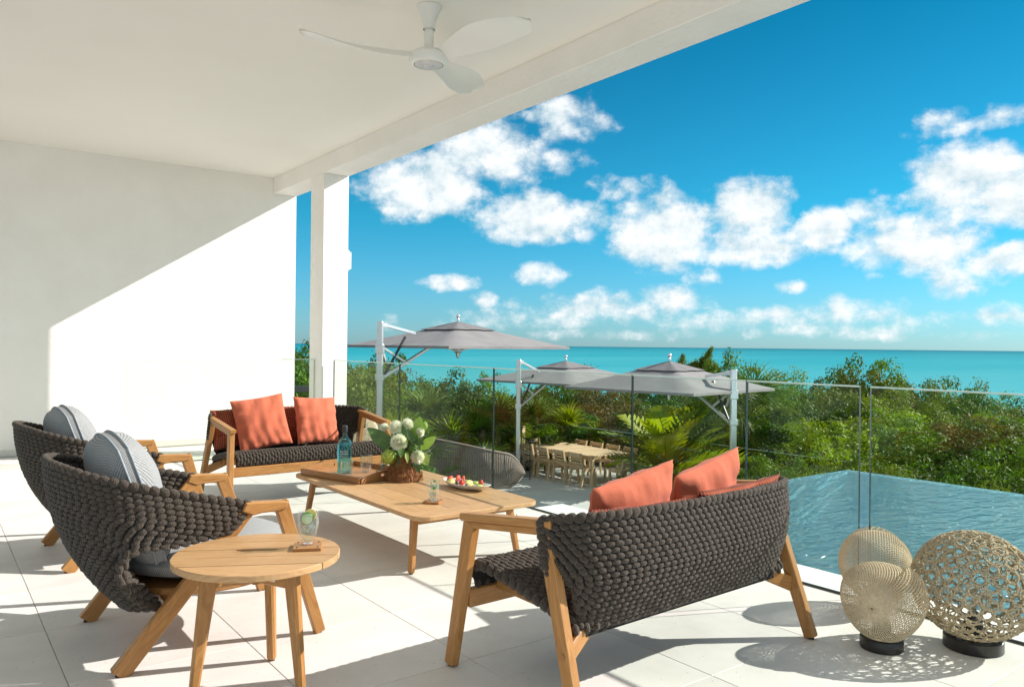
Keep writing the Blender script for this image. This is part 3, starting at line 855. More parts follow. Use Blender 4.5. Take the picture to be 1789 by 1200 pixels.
# ------------------------------------------------------------------ armchair
ch_group = 'rope armchairs facing the coffee table'
def make_armchair(loc, rz, label, seed):
    t = empty('armchair', loc, rz, label, 'armchair', ch_group)
    # local: x forward, y to its left, origin on the floor at mid depth x=0 (world x 0)
    rim = mirror_keys([(0, (.40, 0, .785)), (.2, (.425, .15, .78)), (.4, (.51, .285, .752)), (.6, (.66, .375, .708)), (.8, (.85, .405, .660)), (1, (1.075, .41, .605))], 1)
    low = mirror_keys([(0, (.66, 0, .195)), (.2, (.665, .14, .195)), (.34, (.71, .22, .195)), (.43, (.80, .262, .200)), (.49, (.735, .312, .222)), (.555, (.650, .350, .288)), (.625, (.598, .383, .395)), (.70, (.64, .40, .462)), (.82, (.80, .405, .475)), (1, (.99, .41, .50))], 1)
    mid = mirror_keys([(0, (.415, 0, .42)), (.2, (.44, .19, .42)), (.4, (.53, .335, .42)), (.56, (.60, .40, .45)), (.72, (.72, .425, .54)), (1, (1.04, .425, .545))], 1)
    s = np.linspace(-1, 1, 161)
    A, B, Mi = smooth_interp(rim, s), smooth_interp(low, s), smooth_interp(mid, s)
    tt = np.linspace(0, 1, 37)[None, :, None]
    P = A[:, None] * (1 - tt) ** 2 + 2 * tt * (1 - tt) * (Mi[:, None] * 1.0) + B[:, None] * tt ** 2
    # push back outward a little (the shell bellies)
    sh = rope_shell(P)
    tag(sh.build('rope_shell', [M['rope'], M['rope_back']], t, True, 60), kind='stuff')
    for sy in (-1, 1):
        y0, y1 = sy * .36, sy * .41
        b = MB()
        b.beam((.605, y0, 0.006), (1.085, y1, .60), .036, .070, up=(-.8, 0, .6), h1=.052, ch=.0035)
        b.build('leg', M['teak'], t)
        b = MB()
        b.beam((1.405, y0, .006), (1.205, y1, .60), .036, .046, up=(1, 0, .3), h1=.058, ch=.0035)
        b.build('leg', M['teak'], t)
        b = MB()
        pts = [(1.055, .615), (1.235, .603), (1.222, .572), (1.19, .566), (1.12, .566), (1.085, .560), (1.04, .580)]
        bm = MB(); prism(bm, [(p[0], p[1]) for p in pts][::-1], -.026, .026, ch=.005)
        # stand the cap up: (x, z) drawn flat -> rotate
        V = np.concatenate(bm.v); V2 = np.stack([V[:, 0], V[:, 2] + y1, V[:, 1]], -1)
        b.v = [V2]; b.n = len(V2); b.f3 = bm.f3; b.u3 = bm.u3; b.m3 = bm.m3
        b.build('armrest', M['teak'], t)
        b = MB(); b.lathe([(0, 0), (.011, 0), (.011, .008), (0, .008)], 10, (.605, y0, -.001)); b.build('glide', M['rubber'], t)
        b = MB(); b.lathe([(0, 0), (.011, 0), (.011, .008), (0, .008)], 10, (1.405, y0, -.001)); b.build('glide', M['rubber'], t)
    b = MB(); b.beam((1.30, -.355, .27), (1.30, .355, .27), .03, .05, ch=.005); b.build('stretcher', M['teak'], t); b = MB(); b.beam((.80, -.345, .21), (.80, .345, .21), .03, .045, ch=.005); b.build('stretcher', M['teak'], t)
    b = MB(); prism(b, [(1.0 + .355 * math.cos(a), .335 * math.sin(a)) for a in np.linspace(0, 2 * math.pi, 40)[:-1]], .245, .275, ch=.006); b.build('seat_board', M['teak'], t)
    # seat cushion: round puffy disc
    b = MB(); n = 40
    r = np.linspace(0, 1, 14); th = np.linspace(0, 2 * math.pi, n + 1)
    for sgn in (1, -1):
        Rr, Th = np.meshgrid(r, th, indexing='ij')
        prof = np.sqrt(np.clip(1 - Rr ** 3.2, 0, 1))
        X = 1.02 + .375 * Rr * np.cos(Th) * (1 + .03 * np.cos(2 * Th)); Y = .362 * Rr * np.sin(Th); Z = .362 + sgn * .086 * prof + .01 * np.sin(3 * X * 4) * prof * (sgn > 0)
        P_ = np.stack([X, Y, Z], -1); uv = np.stack([X, Y + Z], -1)
        b.grid(P_ if sgn < 0 else P_[::-1], uvs=uv if sgn < 0 else uv[::-1])
    sc = b.build('seat_cushion', M['grey'] if False else M['grey'], t, True, 80)
    # back cushion with gusset band: front + back faces bulging, piping seams
    o = empty('back_cushion', (.70, 0, .615), 0); o.parent = t; o.rotation_euler = (0, R(-17), 0)
    b = MB(); n = 30
    u = np.linspace(-1, 1, n); U, V = np.meshgrid(u, u, indexing='ij')
    def outline(U, V):
        # rounded trapezoid
        k = 1 - .10 * (V + 1) / 2
        sq = np.sqrt(1 - .30 * V ** 2 * .9); sq2 = np.sqrt(1 - .30 * U ** 2 * .9)
        return .335 * U * sq * k, .275 * V * sq2
    Yc, Zc = outline(U, V)
    prof = np.clip(1 - U ** 4, 0, 1) ** .6 * np.clip(1 - V ** 4, 0, 1) ** .6
    for sgn in (-1, 1):
        Xx = sgn * (.018 + .098 * prof + .004 * np.sin(7 * V + 2 * U) * prof)
        P_ = np.stack([Xx, Yc, Zc], -1); uv = np.stack([Yc, Zc], -1)
        b.grid(P_ if sgn < 0 else P_[::-1], uvs=uv if sgn < 0 else uv[::-1])
    ring = [(a, -1) for a in u] + [(1, a) for a in u[1:]] + [(a, 1) for a in u[::-1][1:]] + [(-1, a) for a in u[::-1][1:]]
    ra = np.array(ring); ry, rz_ = outline(ra[:, 0], ra[:, 1])
    Lr = np.concatenate([[0], np.cumsum(np.hypot(np.diff(ry), np.diff(rz_)))])
    cols = []
    uvc = []
    for q, f in ((-.018, 1.0), (0, 1.006), (.018, 1.0)):
        cols.append(np.stack([np.full(len(ry), q), ry * f, rz_ * f], -1)); uvc.append(np.stack([Lr, np.full(len(ry), q)], -1))
    b.grid(np.stack(cols, 1), uvs=np.stack(uvc, 1))
    bc = b.build('cushion_cover', M['grey'], o, True, 60)
    b = MB()
    for q in (-.018, .018): b.tube([(q, y, z) for y, z in zip(ry[:-1] * 1.006, rz_[:-1] * 1.006)], .005, 6, True)
    b.build('piping', M['piping'], o, True)
    return t
chair1 = make_armchair((0, 3.61, 0), 0, 'nearer dark rope armchair with grey cushions, beside the round side table', 1)
chair2 = copy_tree(chair1, None, (.03, 5.21, 0), R(1.5), 'farther dark rope armchair with grey cushions, half hidden behind the nearer one')

# ------------------------------------------------------------------ sofa
def make_sofa(loc, rz, label):
    t = empty('sofa', loc, rz, label, 'sofa', 'two-seat rope sofas')
    for sx in (-1, 1):
        b = MB(); b.beam((sx * .735, .345, .008), (sx * .700, .265, .575), .040, .050, up=(0, 1, .2), h1=.066, ch=.004); b.build('leg', M['teak'], t)
        b = MB(); b.beam((sx * .735, -.375, .008), (sx * .700, -.165, .635), .040, .050, up=(0, 1, -.3), h1=.062, ch=.004)
        lg = b.build('leg', M['teak'], t)
        b = MB(); b.tube([(sx * .743, -.30, .235), (sx * .7455, -.30, .235)], .012, 12); b.build('wood_plug', M['tray'], lg)
        b = MB(); b.beam((sx * .700, .315, .588), (sx * .700, -.215, .652), .056, .030, up=(0, 0, 1), ch=.006)
        b.beam((sx * .700, .29, .562), (sx * .700, -.19, .622), .036, .026, up=(0, 0, 1), ch=.004); b.build('armrest', M['teak'], t)
        b = MB(); b.lathe([(0, 0), (.013, 0), (.013, .012), (0, .012)], 12, (sx * .735, .345, -.001)); b.build('glide', M['rubber'], t)
        b = MB(); b.lathe([(0, 0), (.013, 0), (.013, .012), (0, .012)], 12, (sx * .735, -.375, -.001)); b.build('glide', M['rubber'], t)
    b = MB(); b.beam((-.70, .285, .275), (.70, .285, .275), .030, .075, ch=.006); b.build('front_rail', M['teak'], t)
    b = MB(); b.beam((-.60, -.21, .298), (.60, -.21, .298), .030, .05, ch=.004); b.build('rear_rail', M['teak'], t)
    for sx in (-1, 1):
        b = MB(); b.beam((sx * .712, -.285, .222), (sx * .50, -.225, .315), .032, .062, ch=.004); b.build('corner_brace', M['teak'], t)
    for sx in (-1, 0, 1):
        b = MB(); b.beam((sx * .55, -.19, .300), (sx * .55, .27, .312), .03, .045, ch=.005); b.build('seat_bearer', M['teak'], t)
    # rope back
    rim = mirror_keys([(0, (0, -.385, .690)), (.35, (.30, -.378, .690)), (.62, (.53, -.345, .688)), (.80, (.655, -.285, .682)), (.92, (.705, -.215, .672)), (1, (.722, -.165, .660))], 0)
    low = mirror_keys([(0, (0, -.275, .285)), (.35, (.28, -.275, .285)), (.60, (.48, -.268, .287)), (.72, (.58, -.262, .30)), (.80, (.635, -.262, .365)), (.86, (.655, -.265, .44)), (.93, (.695, -.235, .475)), (1, (.728, -.195, .49))], 0)
    mid = mirror_keys([(0, (0, -.405, .46)), (.35, (.31, -.40, .46)), (.62, (.55, -.365, .46)), (.80, (.68, -.31, .50)), (.92, (.715, -.235, .555)), (1, (.728, -.185, .575))], 0)
    s = np.linspace(-1, 1, 201)
    A, B, Mi = smooth_interp(rim, s), smooth_interp(low, s), smooth_interp(mid, s)
    tt = np.linspace(0, 1, 31)[None, :, None]
    P = A[:, None] * (1 - tt) ** 2 + 2 * tt * (1 - tt) * Mi[:, None] + B[:, None] * tt ** 2
    tag(rope_shell(P, row=.0218, col=.0355).build('rope_back', [M['rope'], M['rope_back']], t, True, 60), kind='stuff')
    # rope seat: strands run front to back, over the front edge
    prof = [(.285, .325), (.300, .345), (.306, .368), (.300, .392), (.280, .410), (.24, .418), (.12, .405), (0, .385), (-.12, .362), (-.22, .338), (-.265, .315), (-.275, .292)]
    kk = [(i / (len(prof) - 1), (0, p[0], p[1])) for i, p in enumerate(prof)]
    tv = np.linspace(0, 1, 61); Q = smooth_interp(kk, tv)
    xs = np.linspace(-.665, .665, 53)
    # rows = columns across x ; stitches run along the profile
    P = np.zeros((61, len(xs), 3)); P[..., 0] = xs[None, :]; P[..., 1] = Q[:, 1][:, None]; P[..., 2] = Q[:, 2][:, None]
    sb = rope_shell(P, row=.0256, col=.040, ru=.024, rv=.0152, rn=.013, rim=False, start=.5)
    bsheet = MB()
    P2 = P.copy(); P2[..., 2] -= .030; P2[..., 1] = np.clip(P2[..., 1], -.27, .28)
    sb.grid(P2, mi=1)
    for si in (0, -1):     # side edges of the seat
        for p in range(22, 52, 2):
            c = P[p, si] + np.array([0, 0, -.015]); d = P[min(p + 1, 60), si] - P[max(p - 1, 0), si]; d /= np.linalg.norm(d)
            sb.blobs(np.array([c]), np.array([d * .024]), np.array([[.015 * (1 if si else -1), 0, 0]]), np.array([np.cross(d, (1, 0, 0)) * .024]), 8, 0)
    tag(sb.build('rope_seat', [M['rope'], M['rope_back']], t, True, 60), kind='stuff')
    return t
S1 = (2.395, 2.295, 0); S1R = R(2.2)
sofa1 = make_sofa(S1, S1R, 'nearer dark rope sofa seen from behind, its back to the camera')
S2 = (2.545, 6.33, 0); S2R = R(181.5)
sofa1.scale = (.952, 1, 1)
sofa2 = copy_tree(sofa1, None, S2, S2R, 'far dark rope sofa facing the camera, between end wall and coffee table')
def place_local(base, rz, p):
    c, s = math.cos(rz), math.sin(rz)
    return (base[0] + c * p[0] - s * p[1], base[1] + s * p[0] + c * p[1], base[2] + p[2])
def put_pillow(base, rz, p, w, h, th, m, lean, roll, yaw, label, group, seed, name='scatter_cushion', **k):
    o = pillow(name, w, h, th, m, None, seed=seed, **k)
    o.location = place_local(base, rz, p)
    o.rotation_euler = (Matrix.Rotation(rz + yaw, 4, 'Z') @ Matrix.Rotation(lean, 4, 'X') @ Matrix.Rotation(roll, 4, 'Y')).to_euler()
    tag(o, label, 'cushion', group); return o
# far sofa (local x is mirrored for the camera: +x is on the left of the photo)
OG, RG = 'orange scatter cushions', 'rust woven cushions'
put_pillow(S2, S2R, (.285, -.115, .605), .435, .435, .14, M['orange'], R(17), R(8), R(-6), 'orange cushion on the left of the far sofa, the larger looking of its two', OG, 1, pinch=.05, wr=.007)
put_pillow(S2, S2R, (-.20, -.115, .600), .41, .41, .14, M['orange'], R(17), R(-3), R(8), 'orange cushion on the right of the far sofa, behind the blue bottle', OG, 2, pinch=.05, wr=.007)
put_pillow(S2, S2R, (.40, -.215, .56), .52, .33, .11, M['rust'], R(14), R(2), 0, 'rust striped woven cushion behind the left orange cushion of the far sofa', RG, 3)
put_pillow(S2, S2R, (-.10, -.225, .56), .56, .33, .11, M['rust'], R(14), R(-2), 0, 'rust striped woven cushion behind the right orange cushion of the far sofa', RG, 4)
# near sofa
put_pillow(S1, S1R, (-.235, -.15, .585), .45, .43, .17, M['orange'], R(17), R(-9), R(3), 'orange cushion on the left of the nearer sofa', OG, 5, pinch=.05)
put_pillow(S1, S1R, (.225, -.14, .590), .45, .44, .17, M['orange'], R(17), R(-11), R(6), 'orange cushion on the right of the nearer sofa, a corner pointing up', OG, 6, pinch=.05)
put_pillow(S1, S1R, (-.30, -.23, .53), .54, .33, .11, M['rust'], R(14), R(2), 0, 'rust woven cushion low behind the left orange cushion of the nearer sofa', RG, 7)
put_pillow(S1, S1R, (.33, -.235, .545), .56, .33, .11, M['rust'], R(14), R(-2), 0, 'rust woven cushion along the right end of the nearer sofa back', RG, 8)

# ------------------------------------------------------------------ coffee table
TZ = .34
tb = empty('coffee_table', (2.53, 4.52, 0), 0, 'low rectangular teak coffee table with rounded corners in the middle of the seats', 'coffee table')
tx0, tx1, ty0, ty1 = -.415, .425, -.90, .88
poly = rrect(tx0, tx1, ty0, ty1, .09, 7)
nb_ = 7; wbd = (ty1 - ty0) / nb_ 
# boards run along the length, with a breadboard end each side
eb = .14
for (a0, a1) in ((ty0, ty0 + eb), (ty1 - eb, ty1)):
    q = clip_half(clip_half(poly, 0, -1, -(a0 + (.001 if a0 > ty0 else 0))), 0, 1, a1 - (.001 if a1 < ty1 else 0))
    b = MB(); prism(b, q, TZ - .024, TZ, ang=0, ch=.003); b.build('plank', M['teaktop'], tb)
nw = 6; pw = (tx1 - tx0) / nw
for i in range(nw):
    x0, x1 = tx0 + i * pw, tx0 + (i + 1) * pw
    q = [(x0 + .0008, ty0 + eb + .001), (x1 - .0008, ty0 + eb + .001), (x1 - .0008, ty1 - eb - .001), (x0 + .0008, ty1 - eb - .001)]
    b = MB(); prism(b, q, TZ - .024, TZ, ang=R(90), ch=.001); b.build('plank', M['teaktop'], tb)
for sx in (-1, 1):
    for sy in (-1, 1):
        b = MB(); b.beam((sx * .365, sy * .74, .006), (sx * .325, sy * .70, TZ - .0245), .030, .036, up=(0, 1, 0), h1=.052, w1=.034, ch=.006)
        lg = b.build('leg', M['teak'], tb)
        b = MB(); b.tube([(sx * .352 + .018 * sx, sy * .727, .235), (sx * .352 + .0195 * sx, sy * .727, .235)], .006, 10); b.build('bolt', M['alu'], lg)
        b = MB(); b.lathe([(0, 0), (.01, 0), (.01, .008), (0, .008)], 10, (sx * .365, sy * .74, -.001)); b.build('glide', M['rubber'], lg)
for sy in (-1, 1):
    b = MB(); b.beam((-.315, sy * .70, TZ - .055), (.315, sy * .70, TZ - .055), .028, .055, ch=.004); b.build('cross_rail', M['teak'], tb)
b = MB(); b.beam((-.315, -.69, TZ - .06), (-.05, -.35, TZ - .045), .028, .045, ch=.004); b.beam((.315, -.69, TZ - .06), (.05, -.35, TZ - .045), .028, .045, ch=.004)
b.beam((-.315, .69, TZ - .06), (-.05, .35, TZ - .045), .028, .045, ch=.004); b.beam((.315, .69, TZ - .06), (.05, .35, TZ - .045), .028, .045, ch=.004)
b.beam((0, -.40, TZ - .046), (0, .40, TZ - .046), .05, .04, ch=.004); b.build('brace', M['teak'], tb)

# ------------------------------------------------------------------ side table
SZ = .485
sc_ = at(450, 965, SZ); srad = .298
st = empty('side_table', (sc_.x, sc_.y, 0), 0, 'small round teak side table with slatted top in the foreground', 'side table')
pa = R(-28)
circ = [(srad * math.cos(a), srad * math.sin(a)) for a in np.linspace(0, 2 * math.pi, 73)[:-1]]
nx, ny = -math.sin(pa), math.cos(pa)
off = [-.31, -.165, -.055, .055, .165, .31]
for i in range(5):
    lo_, hi_ = off[i] + .0024, off[i + 1] - .0024
    q = clip_half(clip_half(circ, nx, ny, hi_), -nx, -ny, -lo_)
    if i == 2:      # hand slot notched in the middle board
        slot = []
        dx, dy = math.cos(pa), math.sin(pa)
        for (s_, n_) in ((-.085, .056), (-.08, .036), (-.065, .028), (.045, .028), (.06, .036), (.065, .056)):
            slot.append((dx * s_ + nx * n_, dy * s_ + ny * n_))
        # insert between the two vertices on the upper cut
        k = [j for j in range(len(q)) if abs(nx * q[j][0] + ny * q[j][1] - hi_) < 1e-4]
        ks = sorted(k)
        a_, b_ = (ks[0], ks[1]) if ks[1] == ks[0] + 1 else (ks[-1], ks[0])
        ins = slot if (q[a_][0] * dx + q[a_][1] * dy) < 0 else slot[::-1]
        ins = [(p[0] - nx * .003, p[1] - ny * .003) if abs(nx * p[0] + ny * p[1] - .056) < 1e-6 else p for p in ins]
        q = q[:a_ + 1] + ins + q[a_ + 1:]
    b = MB(); prism(b, q, SZ - .024, SZ, ang=pa, ch=.0025); b.build('plank', M['teaktop'], st)
back = at(470, 1160, 0); bx_, by_ = back.x - sc_.x, back.y - sc_.y
a0 = math.atan2(by_, bx_)
for k in range(3):
    a = a0 + k * 2 * math.pi / 3; r0 = math.hypot(bx_, by_); r0 = max(.22, min(r0, .27))
    c, s = math.cos(a), math.sin(a)
    b = MB(); b.beam((c * r0, s * r0, .006), (c * .165, s * .165, SZ - .0245), .034, .032, up=(c, s, .2), h1=.062, w1=.036, ch=.008)
    lg = b.build('leg', M['teak'], st)
    b = MB(); b.lathe([(0, 0), (.012, 0), (.012, .01), (0, .01)], 12, (c * r0, s * r0, -.001)); b.build('glide', M['rubber'], lg)
    b = MB(); b.beam((c * .01, s * .01, SZ - .085), (c * .158, s * .158, SZ - .085), .026, .045, ch=.004); br = b.build('brace', M['teak'], st)
    if k == 2:
        b = MB(); nrm = Vector((s, -c, 0)) * .0138
        b.beam(Vector((c * .06, s * .06, SZ - .085)) + nrm, Vector((c * .10, s * .10, SZ - .085)) + nrm, .001, .012, ch=.0003); b.build('name_plate', M['alu'], br)
b = MB(); b.beam((0, 0, SZ - .11), (0, 0, SZ - .0245), .05, .05, up=(1, 0, 0), ch=.004); b.build('hub', M['teak'], st)

# ------------------------------------------------------------------ small things
def coaster(p, rz, s, label):
    t = empty('coaster', p, rz, label, 'coaster', 'square wooden coasters')
    b = MB(); prism(b, rrect(-s / 2, s / 2, -s / 2, s / 2, .004, 2), .0005, .0125, ch=.0015); b.build('board', M['tray'], t)
    for sx, sy in ((-1, -1), (1, -1), (1, 1), (-1, 1)):
        b = MB(); b.lathe([(0, .0127), (.003, .0127), (.003, .0155), (0, .0155)], 8, (sx * s * .36, sy * s * .36, 0)); b.build('corner_pin', M['black'], t)
    return t
def leafmesh(b, base, d, up, L, Wd, fold=.25, curl=.2, n=5, mi=0, tipw=.0):
    """one broad leaf: folded strip"""
    base, d, up = Vector(base), Vector(d).normalized(), Vector(up)
    side = d.cross(up).normalized(); nrm = side.cross(d).normalized()
    P = []
    for i in range(n + 1):
        u = i / n
        w = Wd * (math.sin(math.pi * min(1, u * .96 + .03)) ** .75) * (1 if u < .6 else 1 - .25 * (u - .6))
        c = base + d * (L * u) - nrm * (curl * L * u * u)
        P.append([tuple(c - side * w / 2 + nrm * fold * w / 2), tuple(c - side * w / 4 + nrm * fold * w * .18), tuple(c), tuple(c + side * w / 4 + nrm * fold * w * .18), tuple(c + side * w / 2 + nrm * fold * w / 2)])
    b.grid(np.array(P), mi)
def tumbler(loc, label, rtop=.036, rbot=.026, h=.115, liquid=.7, garnish=None, seed=1, double=True, lemon=False):
    t = empty('tumbler', loc, 0, label, 'glass', 'clear drinking glasses')
    b = MB()
    prof = [(0, .002), (rbot * .8, .002), (rbot, .010), (rbot * 1.25, h * .3), (rtop * 1.06, h * .62), (rtop, h)]
    b.lathe(prof, 28)
    inner = [(0, .014), (rbot * .6, .016), (rbot * 1.05, h * .28), (rtop * .93, h * .6), (rtop * .90, h - .001), (rtop, h)]
    b.lathe(inner[::-1], 28); b.build('glass_wall', M['tumbler'], t, True, 60)
    b = MB(); b.lathe([(0, .001), (rbot * .78, .001), (rbot * .78, .006), (0, .007)], 20); b.build('glass_foot', M['tumbler'], t, True, 50)
    if liquid:
        b = MB(); hl = h * liquid
        b.lathe([(0, .018), (rbot * .55, .019), (rbot * 1.0, h * .28), (rtop * .88, h * .6), (rtop * .87, hl), (0, hl)], 24); b.build('drink', M['liquid'], t, True, 50)
    r = random.Random(seed)
    if garnish:
        for k in range(5):
            b = MB(); c = (r.uniform(-.4, .4) * rtop, r.uniform(-.4, .4) * rtop, h * r.uniform(.25, .55))
            s = .0085
            M3 = Matrix.Rotation(r.uniform(0, 3), 3, 'Z') @ Matrix.Rotation(r.uniform(0, 1), 3, 'X')
            V = [tuple(M3 @ Vector((x * s, y * s, z * s)) + Vector(c)) for x in (-1, 1) for y in (-1, 1) for z in (-1, 1)]
            b.add(V, [(0, 1, 3, 2), (4, 6, 7, 5), (0, 4, 5, 1), (2, 3, 7, 6), (0, 2, 6, 4), (1, 5, 7, 3)]); b.build('ice_cube', M['ice'], t)
    if garnish == 'cucumber':
        for k, (dx, dz, yaw) in enumerate(((-.006, .80, -.7), (.010, .88, -.5))):
            b = MB(); c = Vector((dx, -.004 + k * .01, h * dz)); rad = .022
            nrm = Vector((-.6, -.8, .25 + .2 * k)).normalized(); x = nrm.orthogonal().normalized(); y = nrm.cross(x)
            ring = [c + (x * math.cos(a) + y * math.sin(a)) * rad for a in np.linspace(0, 2 * math.pi, 19)[:-1]]
            for sg in (-1, 1): b.add([tuple(p + nrm * .0014 * sg) for p in ring], [(0, i, i + 1) for i in range(1, 17)])
            b.tube([tuple(p) for p in ring], .0019, 6, True, mi=1)
            b.build('cucumber_slice', [M['cucumber'], M['rind']] if k == 0 else [M['pine'], M['pine']], t, True, 50)
    if garnish:
        for k in range(4 if garnish == 'cucumber' else 12):
            b = MB(); z = h * (r.uniform(.72, .98) if garnish == 'cucumber' else r.uniform(.30, 1.02)); a = r.uniform(0, 6.28)
            leafmesh(b, (r.uniform(-.3, .3) * rtop, r.uniform(-.3, .3) * rtop, z), (math.cos(a), math.sin(a), r.uniform(-.5, .6)), (0, 0, 1), .024, .015, n=4)
            b.build('mint_leaf', M['mint'], t, True)
    return t
g1 = at(538, 957, SZ)
coaster((g1.x, g1.y, SZ), R(-26), .105, 'square wooden coaster on the round side table')
tumbler((g1.x, g1.y, SZ + .0125), 'water glass with cucumber slice and mint on the round side table', .0365, .024, .125, .66, 'cucumber', 3)
g2 = at(757, 878, TZ)
coaster((g2.x, g2.y, TZ), R(40), .10, 'square wooden coaster near the front of the coffee table')
tumbler((g2.x, g2.y, TZ + .0125), 'drink packed with green mint on the coffee table beside the fruit plate', .036, .025, .118, .75, 'mint', 8)
# tray
tl = at(538, 815, TZ); tn = at(600, 850, TZ); trr = at(690, 835, TZ)
cx, cy = 2.455, 5.07
tr = empty('serving_tray', (cx, cy, TZ), R(16), 'teak serving tray with slotted handles holding bottle and glasses', 'tray')
tw, tl_ = .48, .60
b = MB(); prism(b, rrect(-tw / 2, tw / 2, -tl_ / 2, tl_ / 2, .02, 3), .002, .012, ang=R(90), ch=.001); b.build('tray_base', M['tray'], tr)
for sx in (-1, 1):
    b = MB(); b.beam((sx * (tw / 2 + .002), -tl_ / 2, .024), (sx * (tw / 2 + .002), tl_ / 2, .024), .014, .044, ch=.004); b.build('tray_side', M['tray'], tr)
for sy in (-1, 1):
    t_end = MB()
    # upright end with a lens-shaped rise and a slot: built as outer polygon pieces round the slot
    y = sy * (tl_ / 2 + .003)
    N = 16
    def zt(x): return .030 + .038 * math.cos(x / (tw / 2) * math.pi / 2) ** .8
    up_, lo_ = [], []
    xs = np.linspace(-tw / 2 + .008, tw / 2 - .008, 33)
    for i in range(32):
        x0, x1 = xs[i], xs[i + 1]
        inside = abs((x0 + x1) / 2) < .055
        segs = [(.002, .030), (.048, None)] if inside else [(.002, None)]
        for a, c in segs:
            zt0, zt1 = (zt(x0) if c is None else c), (zt(x1) if c is None else c)
            V = [(x0, y - .006, a), (x1, y - .006, a), (x1, y - .006, zt1), (x0, y - .006, zt0), (x0, y + .006, a), (x1, y + .006, a), (x1, y + .006, zt1), (x0, y + .006, zt0)]
            F = [(0, 1, 2, 3), (5, 4, 7, 6), (3, 2, 6, 7), (1, 0, 4, 5)]
            U = [[(V[q][0], V[q][2] + V[q][1]) for q in f] for f in F]
            t_end.add(V, F, U)
    for sx in (-.055, .055):
        k = min(range(33), key=lambda i: abs(xs[i] - sx)); x = xs[k]
        t_end.add([(x, y - .006, .030), (x, y + .006, .030), (x, y + .006, .048), (x, y - .006, .048)], [(0, 1, 2, 3)])
    t_end.build('tray_handle', M['tray'], tr)
# bottle
bp = at(602, 826, TZ + .012); 
bt = empty('bottle', (bp.x, bp.y, TZ + .0125), R(-37), 'square blue glass bottle with black cap standing on the tray', 'bottle')
b = MB(); hx, hy = .046, .036
rect_loft(b, [(0, 0, .000, hx * .90, hy * .88, .016), (0, 0, .005, hx, hy, .014), (0, 0, .19, hx, hy, .014), (0, 0, .215, hx * .97, hy * .96, .016), (0, 0, .235, hx * .72, hy * .74, .018), (0, 0, .250, .020, .018, .015), (0, 0, .262, .0145, .0145, .0142), (0, 0, .300, .0145, .0145, .0142)])
rect_loft(b, [(0, 0, .012, hx * .84, hy * .82, .012), (0, 0, .188, hx * .90, hy * .88, .012), (0, 0, .212, hx * .85, hy * .84, .014), (0, 0, .240, .016, .014, .012)])
b.build('bottle_glass', M['bottle'], bt, True, 55)
b = MB(); b.lathe([(0, .290), (.0185, .290), (.0185, .328), (.017, .332), (0, .332)], 24); b.build('cap', M['black'], bt, True, 40)
# printed panels: narrow label on the left face, lettering on the front
b = MB(); b.box(-hx - .0012, -hx - .0006, -hy * .62, hy * .62, .075, .195); lb = b.build('label', M['labelpaper'], bt)
b = MB(); b.tube([(-hx - .0018, .013 * math.cos(a), .150 + .017 * math.sin(a)) for a in np.linspace(0, 2 * math.pi, 25)[:-1]], .0016, 5, True)
b.tube([(-hx - .0018, .019 * math.cos(a), .165 + .018 * math.sin(a)) for a in np.linspace(.5, 2.64, 12)], .0016, 5)
b.box(-hx - .0022, -hx - .0014, -.013, .013, .098, .103); b.build('label_emblem', M['labelink'], lb)
def text_obj(name, body, size, loc, rot, m, parent, ext=.0004):
    cu = bpy.data.curves.new(name, 'FONT'); cu.body = body; cu.size = size; cu.align_x = 'CENTER'; cu.extrude = ext
    tmp = bpy.data.objects.new(name + '_tmp', cu); COL.objects.link(tmp)
    dg = bpy.context.evaluated_depsgraph_get(); me = bpy.data.meshes.new_from_object(tmp.evaluated_get(dg))
    bpy.data.objects.remove(tmp)
    me.materials.clear(); me.materials.append(m); me.name = name
    o = bpy.data.objects.new(name, me); COL.objects.link(o); o.parent = parent; o.location = loc; o.rotation_euler = rot
    return o
for k, (tx, sz, z) in enumerate((('BOMBAY', .0135, .150), ('SAPPHIRE', .0125, .134), ('LONDON DRY GIN', .0068, .118), ('DISTILLED', .0068, .108))):
    text_obj('bottle_lettering', tx, sz, (.004, -hy - .0012, z), (R(90), 0, 0), M['porcelain'], bt)
ta = at(606, 836, TZ + .012); tumbler((ta.x, ta.y, TZ + .0125), 'empty clear tumbler in front of the blue bottle on the tray', .041, .033, .125, 0, None, 5)
tb2 = at(640, 825, TZ + .012); tumbler((tb2.x, tb2.y, TZ + .0125), 'empty clear tumbler right of the blue bottle on the tray', .040, .032, .120, 0, None, 6)

# bark-clad pot and flowers
vp = at(705, 838, TZ)
vs = empty('plant_pot', (vp.x, vp.y, TZ), 0, 'cone shaped pot clad in shaggy brown bark fibre on the coffee table', 'vase')
VH = .185
b = MB(); b.lathe([(0, .001), (.118, .001), (.122, .012), (.112, .03), (.078, .10), (.055, VH), (.046, VH), (.05, .16), (0, .15)], 28); b.build('pot_body', M['fibre'], vs, True, 60)
b = MB()
for k in range(620):
    a = rng.uniform(0, 2 * math.pi); z0 = rng.uniform(.02, VH); L = rng.uniform(.03, .10)
    pts = []
    for q in range(4):
        z = max(.004, z0 - L * q / 3); rr = np.interp(z, [0, .03, .10, VH], [.128, .117, .081, .058]) + rng.uniform(0, .007) + .006 * math.sin(q + k)
        aa = a + rng.normal(0, .05) * q
        pts.append((rr * math.cos(aa), rr * math.sin(aa), z))
    b.tube(pts, [.0018, .0024, .0020, .0008], 4, caps=False)
for k in range(220):
    a = rng.uniform(0, 2 * math.pi); pts = []
    for q in range(4):
        rr = .116 + rng.uniform(-.012, .018); pts.append((rr * math.cos(a + q * .10), rr * math.sin(a + q * .10), .006 + rng.uniform(0, .05)))
    b.tube(pts, .0016, 4, caps=False)
